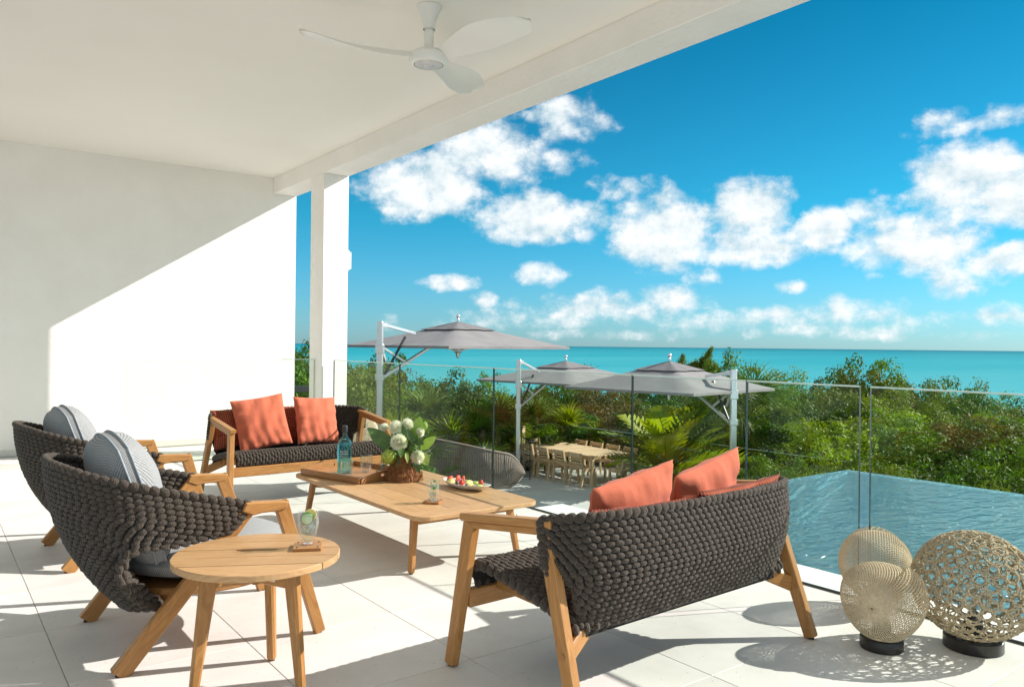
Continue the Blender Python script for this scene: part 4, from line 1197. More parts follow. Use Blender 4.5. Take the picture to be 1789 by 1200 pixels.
for k in range(160):
    a = rng.uniform(0, 2 * math.pi); pts = []
    for q in range(5):
        rr = .088 + rng.uniform(-.006, .026); pts.append((rr * math.cos(a + q * .09), rr * math.sin(a + q * .09), .045 + rng.uniform(0, .05)))
    b.tube(pts, .0015, 4, caps=False)
tag(b.build('bark_fibres', M['fibre'], vs, True), kind='stuff')
fl = empty('bouquet', (vp.x, vp.y, TZ + .15), 0, 'bouquet of white chrysanthemums, green hydrangea and broad leaves in the bark pot', 'flowers')
def local(px, py, dd=0.):     # photo spot at the bouquet's distance, pulled towards the camera by dd
    D = (Vector((vp.x, vp.y, TZ)) - Vector((0, 0, CAM_H))).dot(FW) - dd
    return deep(px, py, D) - Vector((vp.x, vp.y, TZ + .15))
camdir = -Vector((FW.x, FW.y, 0)).normalized()
rtv = Vector((CR.x, CR.y, 0)).normalized()
def mum(px, py, r, dd, face):
    c = local(px, py, dd); b = MB(); f = Vector(face).normalized(); x = f.orthogonal().normalized(); y = f.cross(x)
    n = 190
    for k in range(n):
        ph = math.acos(1 - 1.55 * (k + .5) / n); th = k * 2.39996
        d = (f * math.cos(ph) + (x * math.cos(th) + y * math.sin(th)) * math.sin(ph)).normalized()
        up = f if abs(d.dot(f)) < .95 else x
        leafmesh(b, c + d * r * .38, d, (up * .8 + d * .1), r * rng.uniform(.62, .82), r * .21, fold=.6, curl=-.30, n=3)
    b.blobs(np.array([tuple(c)]), np.array([tuple(x * r * .42)]), np.array([tuple(y * r * .42)]), np.array([tuple(f * r * .42)]), 10)
    b.tube([tuple(c), tuple(c * .35), (0, 0, -.02)], .003, 5, mi=1)
    return b.build('chrysanthemum', [M['petal'], M['leafdark']], fl, True, 80)
U3 = Vector((0, 0, 1))
mum(697, 773, .054, .08, camdir + U3 * .25)
mum(692, 747, .046, .02, camdir * .6 + U3 * .8 - rtv * .3)
mum(712, 742, .040, .0, camdir * .3 + U3)
mum(729, 798, .046, .06, camdir * .8 + rtv * .6 - U3 * .15)
mum(734, 755, .030, .0, camdir * .5 + rtv * .8 + U3 * .4)
mum(672, 747, .030, .0, camdir * .5 - rtv * .4 + U3 * .8)
def hydrangea(px, py, r, dd, m='lime', n=190):
    c = local(px, py, dd); b = MB()
    for k in range(n):
        ph = math.acos(1 - 2 * (k + .5) / n); th = k * 2.39996
        d = Vector((math.sin(ph) * math.cos(th), math.sin(ph) * math.sin(th), math.cos(ph)))
        p = c + d * r * rng.uniform(.78, 1.05); x = d.orthogonal().normalized(); x = Matrix.Rotation(rng.uniform(0, 3), 3, d) @ x; y = d.cross(x)
        for q in range(4):
            e = (x * math.cos(q * 1.571) + y * math.sin(q * 1.571) + d * .25).normalized()
            leafmesh(b, p, e, d, r * .24, r * .22, fold=.2, curl=.1, n=2)
    b.tube([tuple(c), tuple(c * .4), (0, 0, -.02)], .003, 5)
    return b.build('hydrangea_head', M[m], fl, True, 80)
hydrangea(679, 797, .048, .10)
hydrangea(741, 744, .030, -.02, 'leafpale', 60)
def big_leaf(px0, py0, px1, py1, w, m, dd0=.05, dd1=.05, curl=.12, name='leaf', n=8, up=None):
    p0, p1 = local(px0, py0, dd0), local(px1, py1, dd1)
    b = MB(); d = p1 - p0
    leafmesh(b, p0, d, up if up is not None else (camdir * .9 + U3 * .5), d.length, w, fold=.16, curl=curl, n=n)
    b.tube([tuple(p0), tuple(p0 * .3), (0, 0, -.02)], .0025, 5)
    return b.build(name, m, fl, True, 80)
big_leaf(693, 790, 643, 746, .105, M['leafdark'], .06, .08)
big_leaf(716, 790, 703, 742, .055, M['leafdark'], .03, .07)
big_leaf(724, 775, 712, 748, .05, M['leafdark'], .07, .05)
big_leaf(728, 765, 733, 728, .085, M['leafpale'], -.02, -.02)
big_leaf(735, 785, 760, 762, .07, M['leafpale'], .02, .04)
big_leaf(735, 790, 748, 812, .07, M['leafpale'], .03, .05)
big_leaf(722, 800, 733, 826, .05, M['leafdark'], .05, .07)
big_leaf(710, 800, 714, 832, .05, M['leafdark'], .06, .08)
big_leaf(700, 798, 692, 832, .045, M['leafdark'], .07, .09)
big_leaf(688, 792, 682, 815, .04, M['leafdark'], .04, .06)
big_leaf(716, 805, 722, 775, .06, M['leafdark'], .04, .08)
big_leaf(725, 770, 740, 775, .05, M['leafdark'], .05, .08)
big_leaf(705, 790, 712, 770, .05, M['leafdark'], .02, .05)
for k in range(60):
    a = rng.uniform(0, 2 * math.pi); e = rng.uniform(-.1, 1.2); L = rng.uniform(.05, .10)
    d = Vector((math.cos(a) * math.cos(e), math.sin(a) * math.cos(e), math.sin(e))); p = d * rng.uniform(.02, .11) + Vector((0, 0, .06))
    b = MB(); leafmesh(b, p, d + Vector((0, 0, rng.uniform(-.8, .3))), U3, L, rng.uniform(.025, .045), n=4)
    b.build('leaf', M['leafdark'] if k % 4 else M['leafpale'], fl, True, 80)
b = MB()
tip = local(660, 822, .1); mid_ = local(672, 812, .1)
b.tube([(0, 0, 0), tuple(mid_), tuple(tip)], .002, 5)
for k in range(14):
    p = mid_.lerp(tip, k / 13 * 1.25 - .2); leafmesh(b, p, Vector((rng.normal(), rng.normal(), rng.normal())), U3, .022, .018, n=3)
b.build('eucalyptus_sprig', surf('grey_green_leaf', (.13, .20, .16), (.2, .27, .22), 40), fl, True, 80)

# fruit plate
pp = at(815, 853, TZ)
pl = empty('fruit_plate', (pp.x, pp.y, TZ), R(100), 'long white boat shaped plate of cut fruit on the coffee table', 'plate')
b = MB(); nu = 30
P = []
for r_, z in ((0, .006), (.5, .006), (.75, .010), (.93, .024), (1.0, .034), (.985, .036), (.9, .027), (.7, .012), (.4, .010), (0, .010)):
    P.append([(.205 * r_ * math.cos(a) * 1.0, .088 * r_ * math.sin(a) * (1 - .0 * math.cos(a)), z if r_ < .9 else z + .010 * math.cos(a) ** 2) for a in np.linspace(0, 2 * math.pi, nu + 1)])
P[0] = [(0, 0, .003)] * (nu + 1)
b.grid(np.array(P).transpose(1, 0, 2)); b.lathe([(.0, .0005), (.05, .0005), (.055, .006)], 24); b.build('dish', M['porcelain'], pl, True, 60)
def fruit(name, dx, dy, dz, m, label, kind='ball', r=.02, sq=(1, 1, 1), rot=0.):
    wp = place_local((pp.x, pp.y, TZ), R(100), (dx, dy, dz)); b = MB()
    if kind == 'ball':
        b.blobs(np.array([[0, 0, 0.]]), np.array([[r * sq[0], 0, 0]]), np.array([[0, r * sq[1], 0]]), np.array([[0, 0, r * sq[2]]]), 14)
    elif kind == 'straw':
        b.lathe([(0, -r * .2), (r * .7, 0), (r * .98, r * .35), (r * .8, r * 1.0), (r * .35, r * 1.6), (0, r * 1.75)], 14)
    else:   # wedge
        n = 10; q = [(r * math.cos(a), r * math.sin(a)) for a in np.linspace(0, math.pi, n)]
        prism(b, q, -.007, .007, ch=.0015)
    o = one(name, b, m, label, 'fruit', 'cut fruit on the plate', True, 50)
    o.location = wp; o.rotation_euler = (R(90) if kind == 'wedge' else R(20), 0, rot)
    return o
FR = [('melon_wedge', .135, .02, .032, 'melon', 'red melon wedge at the far end of the plate, leftmost', 'wedge', .036, .4), ('melon_wedge', .095, -.015, .036, 'melon', 'red melon wedge next to the leftmost one on the plate', 'wedge', .036, .7),
      ('melon_wedge', .06, -.03, .036, 'melon', 'red melon wedge nearest the middle of the plate', 'wedge', .033, 1.0)]
for nm, dx, dy, dz, mm, lab, kd, rr, ro in FR: fruit(nm, dx, dy, dz, M[mm], lab, kd, rr, rot=ro)
fruit('pineapple_piece', .105, .035, .033, M['pine'], 'pale yellow melon ball at the left front of the plate', 'ball', .029, (1.25, .9, .7))
fruit('pineapple_piece', -.02, .0, .036, M['pine'], 'yellow pineapple piece in the middle of the plate', 'ball', .022, (1.5, .9, .7), .4)
fruit('pineapple_piece', -.075, .03, .033, M['pine'], 'yellow pineapple piece at the near right of the plate', 'ball', .018, (1.4, .9, .6), .2)
fruit('strawberry', -.115, -.012, .040, M['straw'], 'red strawberry at the right end of the plate', 'straw', .018)
fruit('strawberry', .005, .045, .030, M['straw'], 'halved strawberry at the front edge of the plate', 'straw', .020)
fruit('blueberry', .042, .045, .030, M['blueb'], 'dark blueberry left of the halved strawberry', 'ball', .010)
fruit('blueberry', .055, .034, .034, M['blueb'], 'dark blueberry beside the pale melon ball', 'ball', .010)
fruit('blueberry', -.045, .046, .030, M['blueb'], 'dark blueberry right of the halved strawberry', 'ball', .009)
fruit('kiwi_slice', .015, -.035, .036, M['kiwi'], 'green kiwi slice at the back of the plate', 'ball', .024, (1.2, .9, .45))
fruit('kiwi_slice', -.14, .02, .036, M['kiwi'], 'green kiwi slice at the right tip of the plate', 'ball', .022, (1.2, .8, .4))
fruit('kiwi_slice', -.06, -.03, .040, M['kiwi'], 'green kiwi slice behind the yellow pineapple', 'ball', .020, (1.3, .8, .4))

# ------------------------------------------------------------------ lanterns
def lantern(loc, rz, label, group, build_net, r_base, h_base, bulb_h, m):
    t = empty('lantern', loc, rz, label, 'lantern', group)
    b = MB(); b.lathe([(0, .0), (r_base, .0), (r_base * 1.02, .004), (r_base * 1.02, h_base - .004), (r_base * .98, h_base), (0, h_base)], 40); b.build('base', M['black'], t, True, 40)
    b = MB(); b.lathe([(0, h_base), (.038, h_base), (.038, h_base + .05), (.03, h_base + .075), (.018, h_base + .08), (.018, h_base + .1), (0, h_base + .1)], 24); b.build('lamp_holder', M['black'], t, True, 40)
    b = MB(); z0 = h_base + .09; b.lathe([(.014, z0), (.02, z0 + .01), (.042, z0 + .05), (.046, z0 + .08), (.034, z0 + .115), (0, z0 + .128)], 24); bb = b.build('bulb', M['bulb'], t, True, 60)
    b = MB(); b.tube([(.008 * math.cos(a * 2), .008 * math.sin(a * 2), z0 + .03 + a * .01) for a in np.linspace(0, 6, 26)], .0012, 5); b.build('filament', M['gold'], bb)
    tag(build_net().build('net_shade', m, t, True, 70), kind='stuff')
    return t
def crochet_net(rad, cz, nr, seed):
    def f():
        b = MB(); r = np.random.default_rng(seed)
        k = np.arange(nr); ph = np.arccos(1 - 2 * (k + .5) / nr); th = k * 2.39996323
        P = np.stack([np.sin(ph) * np.cos(th), np.sin(ph) * np.sin(th), np.cos(ph)], -1)
        P += r.normal(0, .028, P.shape); P /= np.linalg.norm(P, axis=1)[:, None]
        # holes of uneven size: a ring of cord round each, knots between them
        d = np.linalg.norm(P[:, None] - P[None], axis=2) + np.eye(nr) * 9
        nn = np.sort(d, 1)
        for i in range(nr):
            rr = nn[i, 0] * .5 * rad * r.uniform(.80, 1.02) + .0045
            n = Vector(P[i]); x = n.orthogonal().normalized(); x = Matrix.Rotation(r.uniform(0, 3), 3, n) @ x; y = n.cross(x)
            e = r.uniform(.82, 1.15)
            pts = []
            for q in range(12):
                a = q / 12 * 2 * math.pi
                v = n * rad + x * rr * e * math.cos(a) + y * rr / e * math.sin(a); v = v.normalized() * (rad + r.normal(0, .0018) + .002 * math.sin(5 * a))
                pts.append((v.x, v.y, v.z * .93 + cz))
            b.tube(pts, .0036, 5, True)
        for i in range(nr):
            for j in np.argsort(d[i])[:6]:
                if j > i and d[i, j] < .34:
                    m_ = Vector(P[i] + P[j]).normalized() * rad
                    a_ = (Vector(P[j]) - Vector(P[i])).normalized(); n = m_.normalized(); s_ = n.cross(a_)
                    L = .011 + r.uniform(0, .008)
                    pts = [m_ - s_ * L + n * .001, m_ + n * .004, m_ + s_ * L + n * .001]
                    b.tube([(p.x, p.y, p.z * .93 + cz) for p in pts], .0032, 4)
                    b.tube([((m_ + a_ * .008 * w).x, (m_ + a_ * .008 * w).y, (m_ + a_ * .008 * w + n * .004 * (w == 0)).z * .93 + cz) for w in (-1, 0, 1)], .0030, 4)
        return b
    return f
def shell_net(rad, cz, lobes, nm, npar, th, seed, turn=0.):
    """fine knotted net stretched on a shell-like two-lobed form; real openings"""
    def f():
        b = MB(); r = np.random.default_rng(seed)
        def S(a, p):      # a: round the winding axis, p: 0..pi along the axis; the radius grows with the turn like a shell
            fr = ((a - 1.0) / (2 * math.pi)) % 1.0
            k = (1 - lobes) + 2 * lobes * fr + .04 * math.sin(3 * a) * math.sin(p) ** 2
            k = 1 + (k - 1) * math.sin(p) ** 1.5
            x = rad * k * math.sin(p) * math.cos(a); z = rad * k * math.sin(p) * math.sin(a); y = rad * .96 * math.cos(p)
            c, s = math.cos(turn), math.sin(turn)
            return (x * c - y * s, x * s + y * c, cz + z)
        for i in range(nm):       # ribs: spacing opens out on one side
            a = 2 * math.pi * i / nm; 
            b.tube([S(a + .25 * math.sin(p * 2), p) for p in np.linspace(.03, math.pi - .03, 40)], th, 4, caps=False)
        for j in range(npar):
            q = (j + .5) / npar; p = .05 + (math.pi - .1) * (q - .09 * math.sin(2 * math.pi * q))
            b.tube([S(a, p + .012 * math.sin(a * nm / 2)) for a in np.linspace(1.001, 1.0 + 2 * math.pi - .001, nm + 1)], th * .95, 4, caps=False)
        return b
    return f
LG = 'woven cord lanterns'
lb_ = at(1700, 1131, 0)
lantern((lb_.x, lb_.y, 0), 0, 'large round openwork cord lantern, rightmost on the deck', LG, crochet_net(.238, .052 + .238 * .90, 330, 4), .112, .052, .1, M['natrope'])
la_ = at(1540, 1131, 0)
lantern((la_.x, la_.y, 0), 0, 'front beige shell shaped net lantern with black base left of the large round one', LG, shell_net(.166, .045 + .160, .075, 84, 62, .0017, 2, R(-75)), .084, .048, .1, M['cream'])
lc_ = at(1528, 1062, 0)
lantern((lc_.x, lc_.y, 0), 0, 'beige shell shaped net lantern half hidden behind the front one', LG, shell_net(.172, .045 + .175, .075, 90, 66, .0018, 3, R(30)), .075, .045, .1, M['cream'])
ld_ = at(561, 806, 0)
lantern((ld_.x, ld_.y, 0), 0, 'beige net lantern seen under the seat of the far sofa', LG, shell_net(.20, .04 + .19, .05, 84, 60, .0018, 5, 0), .09, .045, .1, M['cream'])
le_ = at(626, 803, 0)
lantern((le_.x, le_.y, 0), 0, 'domed net lantern behind the right arm of the far sofa', LG, shell_net(.225, .04 + .24, .05, 84, 60, .0018, 6, 1.), .09, .045, .1, M['cream'])

# ================================================================== OUTSIDE
def depth_of(x, y): return x * _F.x + y * _F.y
def ground(x, y):
    d = depth_of(x, y)
    z = LZ - .12
    if x > 15.4: z -= .05 * min(x - 15.4, 6)
    if d > 24: z -= .125 * (d - 24) + .0012 * (d - 24) ** 2 * (d < 70) + (0 if d < 70 else .0012 * 46 ** 2)
    return max(z, -13.0)
# terrain sheet in polar steps, reaching under the sea
b = MB(); ds = list(np.linspace(1.5, 30, 20)) + list(np.geomspace(32, 260, 22)); an = np.linspace(-75, 75, 60)
P = np.zeros((len(an), len(ds), 3))
for i, a in enumerate(an):
    for j, d in enumerate(ds):
        aa = R(a) + YAW; x, y = d * math.sin(aa) , d * math.cos(aa)
        z = ground(x, y)
        if d < 5: z = LZ - .12
        P[i, j] = (x, y, z + .05 * math.sin(x * .8) * math.cos(y * .7))
b.grid(P[::-1]); tr_ = b.build('terrain', M['soil'], None, True); tag(tr_, kind='structure')
# sea
b = MB(); ds = list(np.geomspace(60, 70000, 40)); an = np.linspace(-88, 88, 40)
P = np.array([[(d * math.sin(R(a) + YAW), d * math.cos(R(a) + YAW), -10.0) for d in ds] for a in an])
b.grid(P[::-1]); tag(b.build('sea', M['sea']), kind='structure')
# lower terrace: paving slabs on a base
b = MB(); b.box(3.9, 15.3, 4.95, 18.9, LZ - .5, LZ - .02)
lt = b.build('pavement', M['screed']); tag(lt, kind='structure')
pv = 1.15
def bed(x, y):       # planting cut-outs in the paving
    return (12.9 < x < 14.6 and 16.7 < y < 19) or (12.9 < x < 15 and 11.6 < y < 13.1) or (x < 9.0 and y > 12.8) or (x > 8.2 and y < 9.2)
sl0 = None
for i in range(10):
    for j in range(12):
        x, y = 3.92 + i * pv, 4.97 + j * pv
        if x + pv > 15.4 or y + pv > 19: continue
        if bed(x + pv / 2, y + pv / 2): continue
        if sl0 is None:
            b = MB(); prism(b, [(.003, .003), (pv - .003, .003), (pv - .003, pv - .003), (.003, pv - .003)], -.022, 0, ch=.002); sl0 = b.build('paving_slab', M['paving'], lt); o = sl0
        else:
            o = sl0.copy(); COL.objects.link(o); o.parent = lt
        o.location = (x, y, LZ)
b = MB(); b.box(12.85, 14.7, 16.65, 19.2, LZ - .2, LZ + .03); b.box(12.6, 15.3, 11.55, 13.15, LZ - .2, LZ + .03)
b.box(3.9, 9.1, 12.75, 19.2, LZ - .2, LZ + .03); b.box(8.3, 15.3, 4.96, 9.3, LZ - .2, LZ + .03)
tag(b.build('soil', M['soil']), kind='structure')
b = MB(); b.box(6.6, 7.55, 13.2, 14.15, LZ + .031, -1.1); tag(b.build('pavement_step', M['paving']), kind='structure')

# ------------------------------------------------------------------ pool
PX0, PX1, PY1, PZ = 4.13, 8.26, 4.68, -.10
b = MB(); b.box(3.82, PX0, -6, PY1 + .12, -.9, -.004); tag(b.build('kerb', M['coping']), kind='structure')
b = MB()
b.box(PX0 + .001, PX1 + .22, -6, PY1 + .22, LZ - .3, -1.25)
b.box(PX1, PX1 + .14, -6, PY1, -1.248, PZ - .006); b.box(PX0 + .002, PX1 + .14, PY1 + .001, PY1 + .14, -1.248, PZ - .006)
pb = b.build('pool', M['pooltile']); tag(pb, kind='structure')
b = MB(); b.box(PX1 - .002, PX1 + .22, -6.01, PY1 + .0, -1.0, PZ - .04)
b = MB(); n = 2
b.add([(PX0 + .001, -6, PZ), (PX1 + .139, -6, PZ), (PX1 + .139, PY1 + .139, PZ), (PX0 + .001, PY1 + .139, PZ)], [(0, 1, 2, 3)])
tag(b.build('pool_water', M['water']), kind='structure')

# ------------------------------------------------------------------ parasols
def parasol(cpx, cpy, D, half, zr, rise, pole_px, pole_D, pole_top, gz, label, flip=1):
    c = deep(cpx, cpy, D)
    pole = deep(pole_px, 650, pole_D)
    t = empty('parasol', (pole.x, pole.y, gz), 0, label, 'parasol', 'grey cantilever parasols')
    o3 = Vector((pole.x, pole.y, gz))
    cc = Vector((c.x - pole.x, c.y - pole.y, 0)); zr_ = zr - gz; zp = pole_top - gz
    right = Vector((CR.x, CR.y, 0)).normalized(); fwd = Vector((FW.x, FW.y, 0)).normalized()
    corners = [right, fwd, -right, -fwd]
    b = MB(); nr, nq = 12, 48
    def cloth(top_frac0, top_frac1, lift, nr):
        P = []
        for k in range(nq + 1):
            a = 2 * math.pi * k / nq; d = right * math.cos(a) + fwd * math.sin(a)
            rad = half / (abs(math.cos(a)) + abs(math.sin(a)))
            sag = (1 - abs(math.cos(2 * a)))   # 0 on the ribs, 1 between
            sag8 = 1 - abs(math.cos(4 * a))
            row = []
            for i in range(nr + 1):
                u = top_frac0 + (top_frac1 - top_frac0) * i / nr
                z = zr_ + rise * (1 - u) ** 1.06 + lift - .035 * sag8 * u * (1 - u) + sag * .03 * u * u * (1 - u)
                row.append(tuple(cc + d * rad * u * (1 - .012 * sag8 * u) + Vector((0, 0, z))))
            P.append(row)
        return np.array(P)
    P = cloth(.12, 1, 0, nr); P2 = P.copy(); P2[..., 2] -= .006
    b.grid(P[:, ::-1]); b.grid(P2)
    # hem
    b.grid(np.stack([P[:, -1], P[:, -1] - np.array([0, 0, .05])], 1))
    cn = b.build('canopy', M['canopy'], t, True, 40)
    b = MB(); P = cloth(0, .34, .03, 5); P2 = P.copy(); P2[..., 2] -= .005; b.grid(P[:, ::-1]); b.grid(P2)
    b.build('vent', M['canvas_dark'], cn, True, 40)
    top = cc + Vector((0, 0, zr_ + rise + .04))
    b = MB(); b.lathe([(0, 0), (.03, 0), (.035, .03), (.02, .06), (.045, .09), (.045, .12), (.02, .15), (0, .155)], 14, tuple(top)); b.build('finial', M['alu'], t, True, 50)
    hub = cc + Vector((0, 0, zr_ - .12))
    b = MB(); b.lathe([(0, -.16), (.03, -.12), (.05, -.03), (.10, 0), (.10, .09), (.05, .10), (.05, rise + .1)], 14, tuple(hub)); b.build('hub', M['alu'], t, True, 40)
    for k in range(8):
        a = k * math.pi / 4; d = right * math.cos(a) + fwd * math.sin(a); rad = half / (abs(math.cos(a)) + abs(math.sin(a)))
        e = cc + d * rad * (.99 if k % 2 == 0 else .96) + Vector((0, 0, zr_ - .025)); s_ = cc + d * .08 + Vector((0, 0, zr_ + rise * .9 - .05))
        b = MB(); b.beam(tuple(s_), tuple(e), .025, .035, ch=.003); rb = b.build('rib', M['alu'], t)
        m_ = s_.lerp(e, .5) - Vector((0, 0, .02))
        b = MB(); b.beam(tuple(hub + d * .09 + Vector((0, 0, .03))), tuple(m_), .02, .025, ch=.002); b.build('strut', M['alu'], rb)
    b = MB(); b.beam((0, 0, .02), (0, 0, zp), .12, .12, up=right, ch=.015); b.build('pole', M['alu'], t)
    b = MB(); b.beam((0, 0, .0), (0, 0, .03), .7, .7, up=right, ch=.005); b.build('base_plate', M['alu'], t)
    dr = cc.normalized(); 
    a1 = Vector((0, 0, zp - .07)); pt = cc * .42 + Vector((0, 0, zr_ + rise * .40 + .05))
    b = MB(); b.beam(tuple(a1 - dr * .02), tuple(a1 + dr * .16), .07, .09, ch=.01); b.beam(tuple(a1 + dr * .14), tuple(pt), .05, .06, ch=.006); b.build('upper_arm', M['alu'], t)
    low_ = Vector((0, 0, zr_ - .62)); br = dr * .09
    b = MB(); b.beam(tuple(low_ + br), tuple(cc * .72 + Vector((0, 0, zr_ + rise * .15))), .05, .06, ch=.006); b.build('lower_arm', M['alu'], t)
    b = MB(); b.beam(tuple(Vector((0, 0, zr_ - .05)) + br), tuple(cc * .30 + Vector((0, 0, zr_ - .33))), .03, .045, ch=.004); b.build('brace', M['alu'], t)
    b = MB(); b.beam(tuple(low_ + br), tuple(cc * .30 + Vector((0, 0, zr_ + rise * .35))), .035, .045, ch=.004); b.build('brace', M['black'], t)
    b = MB(); b.beam(tuple(Vector((0, 0, zr_ - .05)) + dr * .05), tuple(low_ + Vector((0, 0, .3)) + dr * .16), .03, .04, ch=.004); b.build('brace', M['alu'], t)
    b = MB(); b.beam((0, 0, zr_ - .16), (0, 0, zr_ + .02), .16, .16, up=right, ch=.01); b.build('slider', M['alu'], t); b = MB(); b.beam(tuple(low_ - Vector((0, 0, .06))), tuple(low_ + Vector((0, 0, .06))), .16, .16, up=right, ch=.01); b.build('slider', M['alu'], t)
    return t
parasol(800, 600, 17.0, 2.42, 1.24, .50, 663.5, 15.2, 1.70, -1.1, 'tallest grey cantilever parasol, its pole just right of the white column')
parasol(989, 600, 21.6, 2.45, .33, .50, 906, 20.2, .90, LZ, 'grey cantilever parasol with the pole left of the dining table, farthest of three')
parasol(1170, 600, 16.9, 2.27, .40, .54, 1281.5, 15.7, .83, LZ, 'grey cantilever parasol on the right with its pole behind the nearer sofa cushions')

# ------------------------------------------------------------------ dining set on the lower terrace
dt = empty('dining_table', (13.45, 15.05, LZ), 0, 'long pale teak dining table on the lower terrace', 'dining table')
tw2, tl2, th2 = .62, 1.22, .74
nbd = 14
for i in range(nbd):
    y0 = -tl2 + i * 2 * tl2 / nbd
    b = MB(); b.box(-tw2 + .07, tw2 - .07, y0 + .003, y0 + 2 * tl2 / nbd - .003, th2 - .03, th2, .003); b.build('slat', M['paleteak'], dt)
for sx in (-1, 1):
    b = MB(); b.box(min(sx * tw2, sx * (tw2 - .068)), max(sx * tw2, sx * (tw2 - .068)), -tl2, tl2, th2 - .032, th2 + .001, .004); b.build('edge_board', M['paleteak'], dt)
    b = MB(); b.beam((sx * (tw2 - .09), -tl2 + .12, th2 - .08), (sx * (tw2 - .09), tl2 - .12, th2 - .08), .03, .09, ch=.004); b.build('apron', M['paleteak'], dt)
    for sy in (-1, 1):
        b = MB(); b.beam((sx * (tw2 - .07), sy * (tl2 - .08), 0), (sx * (tw2 - .07), sy * (tl2 - .08), th2 - .033), .085, .085, up=(1, 0, 0), ch=.006); b.build('leg', M['paleteak'], dt)
def dining_chair(loc, rz, label):
    t = empty('dining_chair', loc, rz, label, 'chair', 'slatted teak chairs round the dining table')
    for sy in (-1, 1):      # faces +x
        b = MB(); b.beam((.22, sy * .215, 0), (.20, sy * .215, .43), .045, .045, up=(1, 0, 0), ch=.004); b.build('leg', M['paleteak'], t)
        b = MB(); b.beam((-.24, sy * .215, 0), (-.20, sy * .215, .43), .045, .05, up=(1, 0, 0), ch=.004); b.beam((-.20, sy * .215, .42), (-.285, sy * .215, .82), .045, .05, up=(1, 0, 0), ch=.004); b.build('leg', M['paleteak'], t)
        b = MB(); b.beam((-.22, sy * .215, .39), (.21, sy * .215, .39), .03, .055, ch=.003); b.build('side_rail', M['paleteak'], t)
    for i in range(6):
        x = -.18 + i * .078
        b = MB(); b.beam((x, -.235, .432), (x, .235, .432), .066, .018, ch=.003); b.build('seat_slat', M['paleteak'], t)
    for z, h in ((.50, .045), (.575, .045), (.65, .045), (.765, .10)):
        x = -.20 - (z - .42) / .40 * .085
        b = MB(); b.beam((x, -.19, z), (x, .19, z), h, .018, up=(1, 0, -.2), ch=.003); b.build('back_slat', M['paleteak'], t)
    return t
dc = dining_chair((12.80, 14.12, LZ), 0, 'slatted teak dining chair, nearest of the row this side of the table')
ordn = ['', 'slatted teak dining chair, second nearest in the row this side of the table', 'slatted teak dining chair, third from the near end on this side of the table', 'slatted teak dining chair, farthest of the row this side, behind the cycad']
for k in range(1, 4): copy_tree(dc, None, (12.80, 14.12 + .62 * k, LZ), R(rnd.uniform(-3, 3)), ordn[k])
fn = ['slatted teak dining chair across the table, nearest the big yellow-green palm', 'slatted teak dining chair across the table, second from the palm', 'slatted teak dining chair across the table, third from the palm', 'slatted teak dining chair across the table, in front of the wooden post light']
for k in range(4): copy_tree(dc, None, (14.12, 14.12 + .62 * k, LZ), R(180 + rnd.uniform(-3, 3)), fn[k])
copy_tree(dc, None, (13.45, 16.62, LZ), R(-90), 'slatted teak dining chair at the far head of the dining table')
copy_tree(dc, None, (13.45, 13.45, LZ), R(90), 'slatted teak dining chair at the near head of the dining table, by the palm')

# lower glass fence (same plane), posts lights, stone stool, path light
lf = [17.2, 15.6, 13.9, 12.2, 10.5, 8.9, 7.4]
ll = ['low glass fence panel behind the far end of the dining table', 'low glass fence panel behind the dining table, right of the post light', 'low glass fence panel behind the yellow-green palm', 'low glass fence panel behind the right parasol pole',
      'low glass fence panel beyond the pool corner, left one', 'low glass fence panel beyond the pool corner, right one']
for k in range(6): glass_panel(15.05, lf[k] - .02, 15.05, lf[k + 1] + .02, LZ, LZ + 1.08, ll[k], 'glass fence of the lower terrace')
def post_light(px, py, D, h, label, w=.16):
    p = deep(px, py, D); gz = p.z - h
    t = empty('post_light', (p.x, p.y, gz), R(20), label, 'post light', 'square wooden post lights among the plants')
    b = MB(); b.beam((0, 0, -.2), (0, 0, h - .02), w, w, up=(1, 0, 0), ch=.006); b.build('post', M['paleteak'], t)
    b = MB(); b.beam((0, 0, h - .019), (0, 0, h), w * 1.06, w * 1.06, up=(1, 0, 0), ch=.003); b.build('cap', M['paleteak'], t)
    b = MB(); b.lathe([(0, 0), (.05, 0), (.05, .01), (0, .012)], 16); o = b.build('light_disc', M['alu'], t, True, 40); o.rotation_euler = (0, R(-90), 0); o.location = (-w / 2 - .001, 0, h * .42)
post_light(978.5, 741, 24.5, .62, 'wooden post light behind the far end of the dining table')
post_light(1055, 748, 24.0, .56, 'wooden post light behind the right half of the dining table', .19)
post_light(841.5, 740, 21, .50, 'wooden post light among palms, seen over the wicker sofa')
post_light(776, 738, 21, .52, 'wooden post light among palms, above the bouquet')
post_light(911, 744, 22.5, .50, 'wooden post light just right of the middle parasol pole')
p = at(914, 818, LZ)
o = MB(); o.lathe([(0, 0), (.20, .0), (.27, .06), (.33, .20), (.32, .36), (.25, .47), (.17, .50), (0, .48)], 24)
so_ = one('stone_stool', o, M['stone_white'], 'white rounded stone stool beside the cycad on the lower terrace', 'stool', None, True, 50); so_.location = (p.x, p.y, LZ)
p = at(925.5, 838, LZ)
t = empty('path_light', (p.x, p.y, LZ), 0, 'thin black path light on a stake beside the cycad', 'path light')
b = MB(); b.tube([(0, 0, 0), (0, 0, .92)], .014, 8); b.build('stake', M['black'], t, True)
b = MB(); b.lathe([(.014, .90), (.06, .93), (.075, .95), (.03, .99), (0, 1.0)], 16); b.build('lamp_head', M['black'], t, True, 50)

# wicker lounge on the lower terrace
wl = empty('wicker_lounge', (at(800, 858, LZ).x + .25, at(800, 858, LZ).y + .1, LZ), math.atan2(-.6, .8), 'high-backed dark wicker lounge with vertical ribs, seen from behind below the deck', 'lounge')
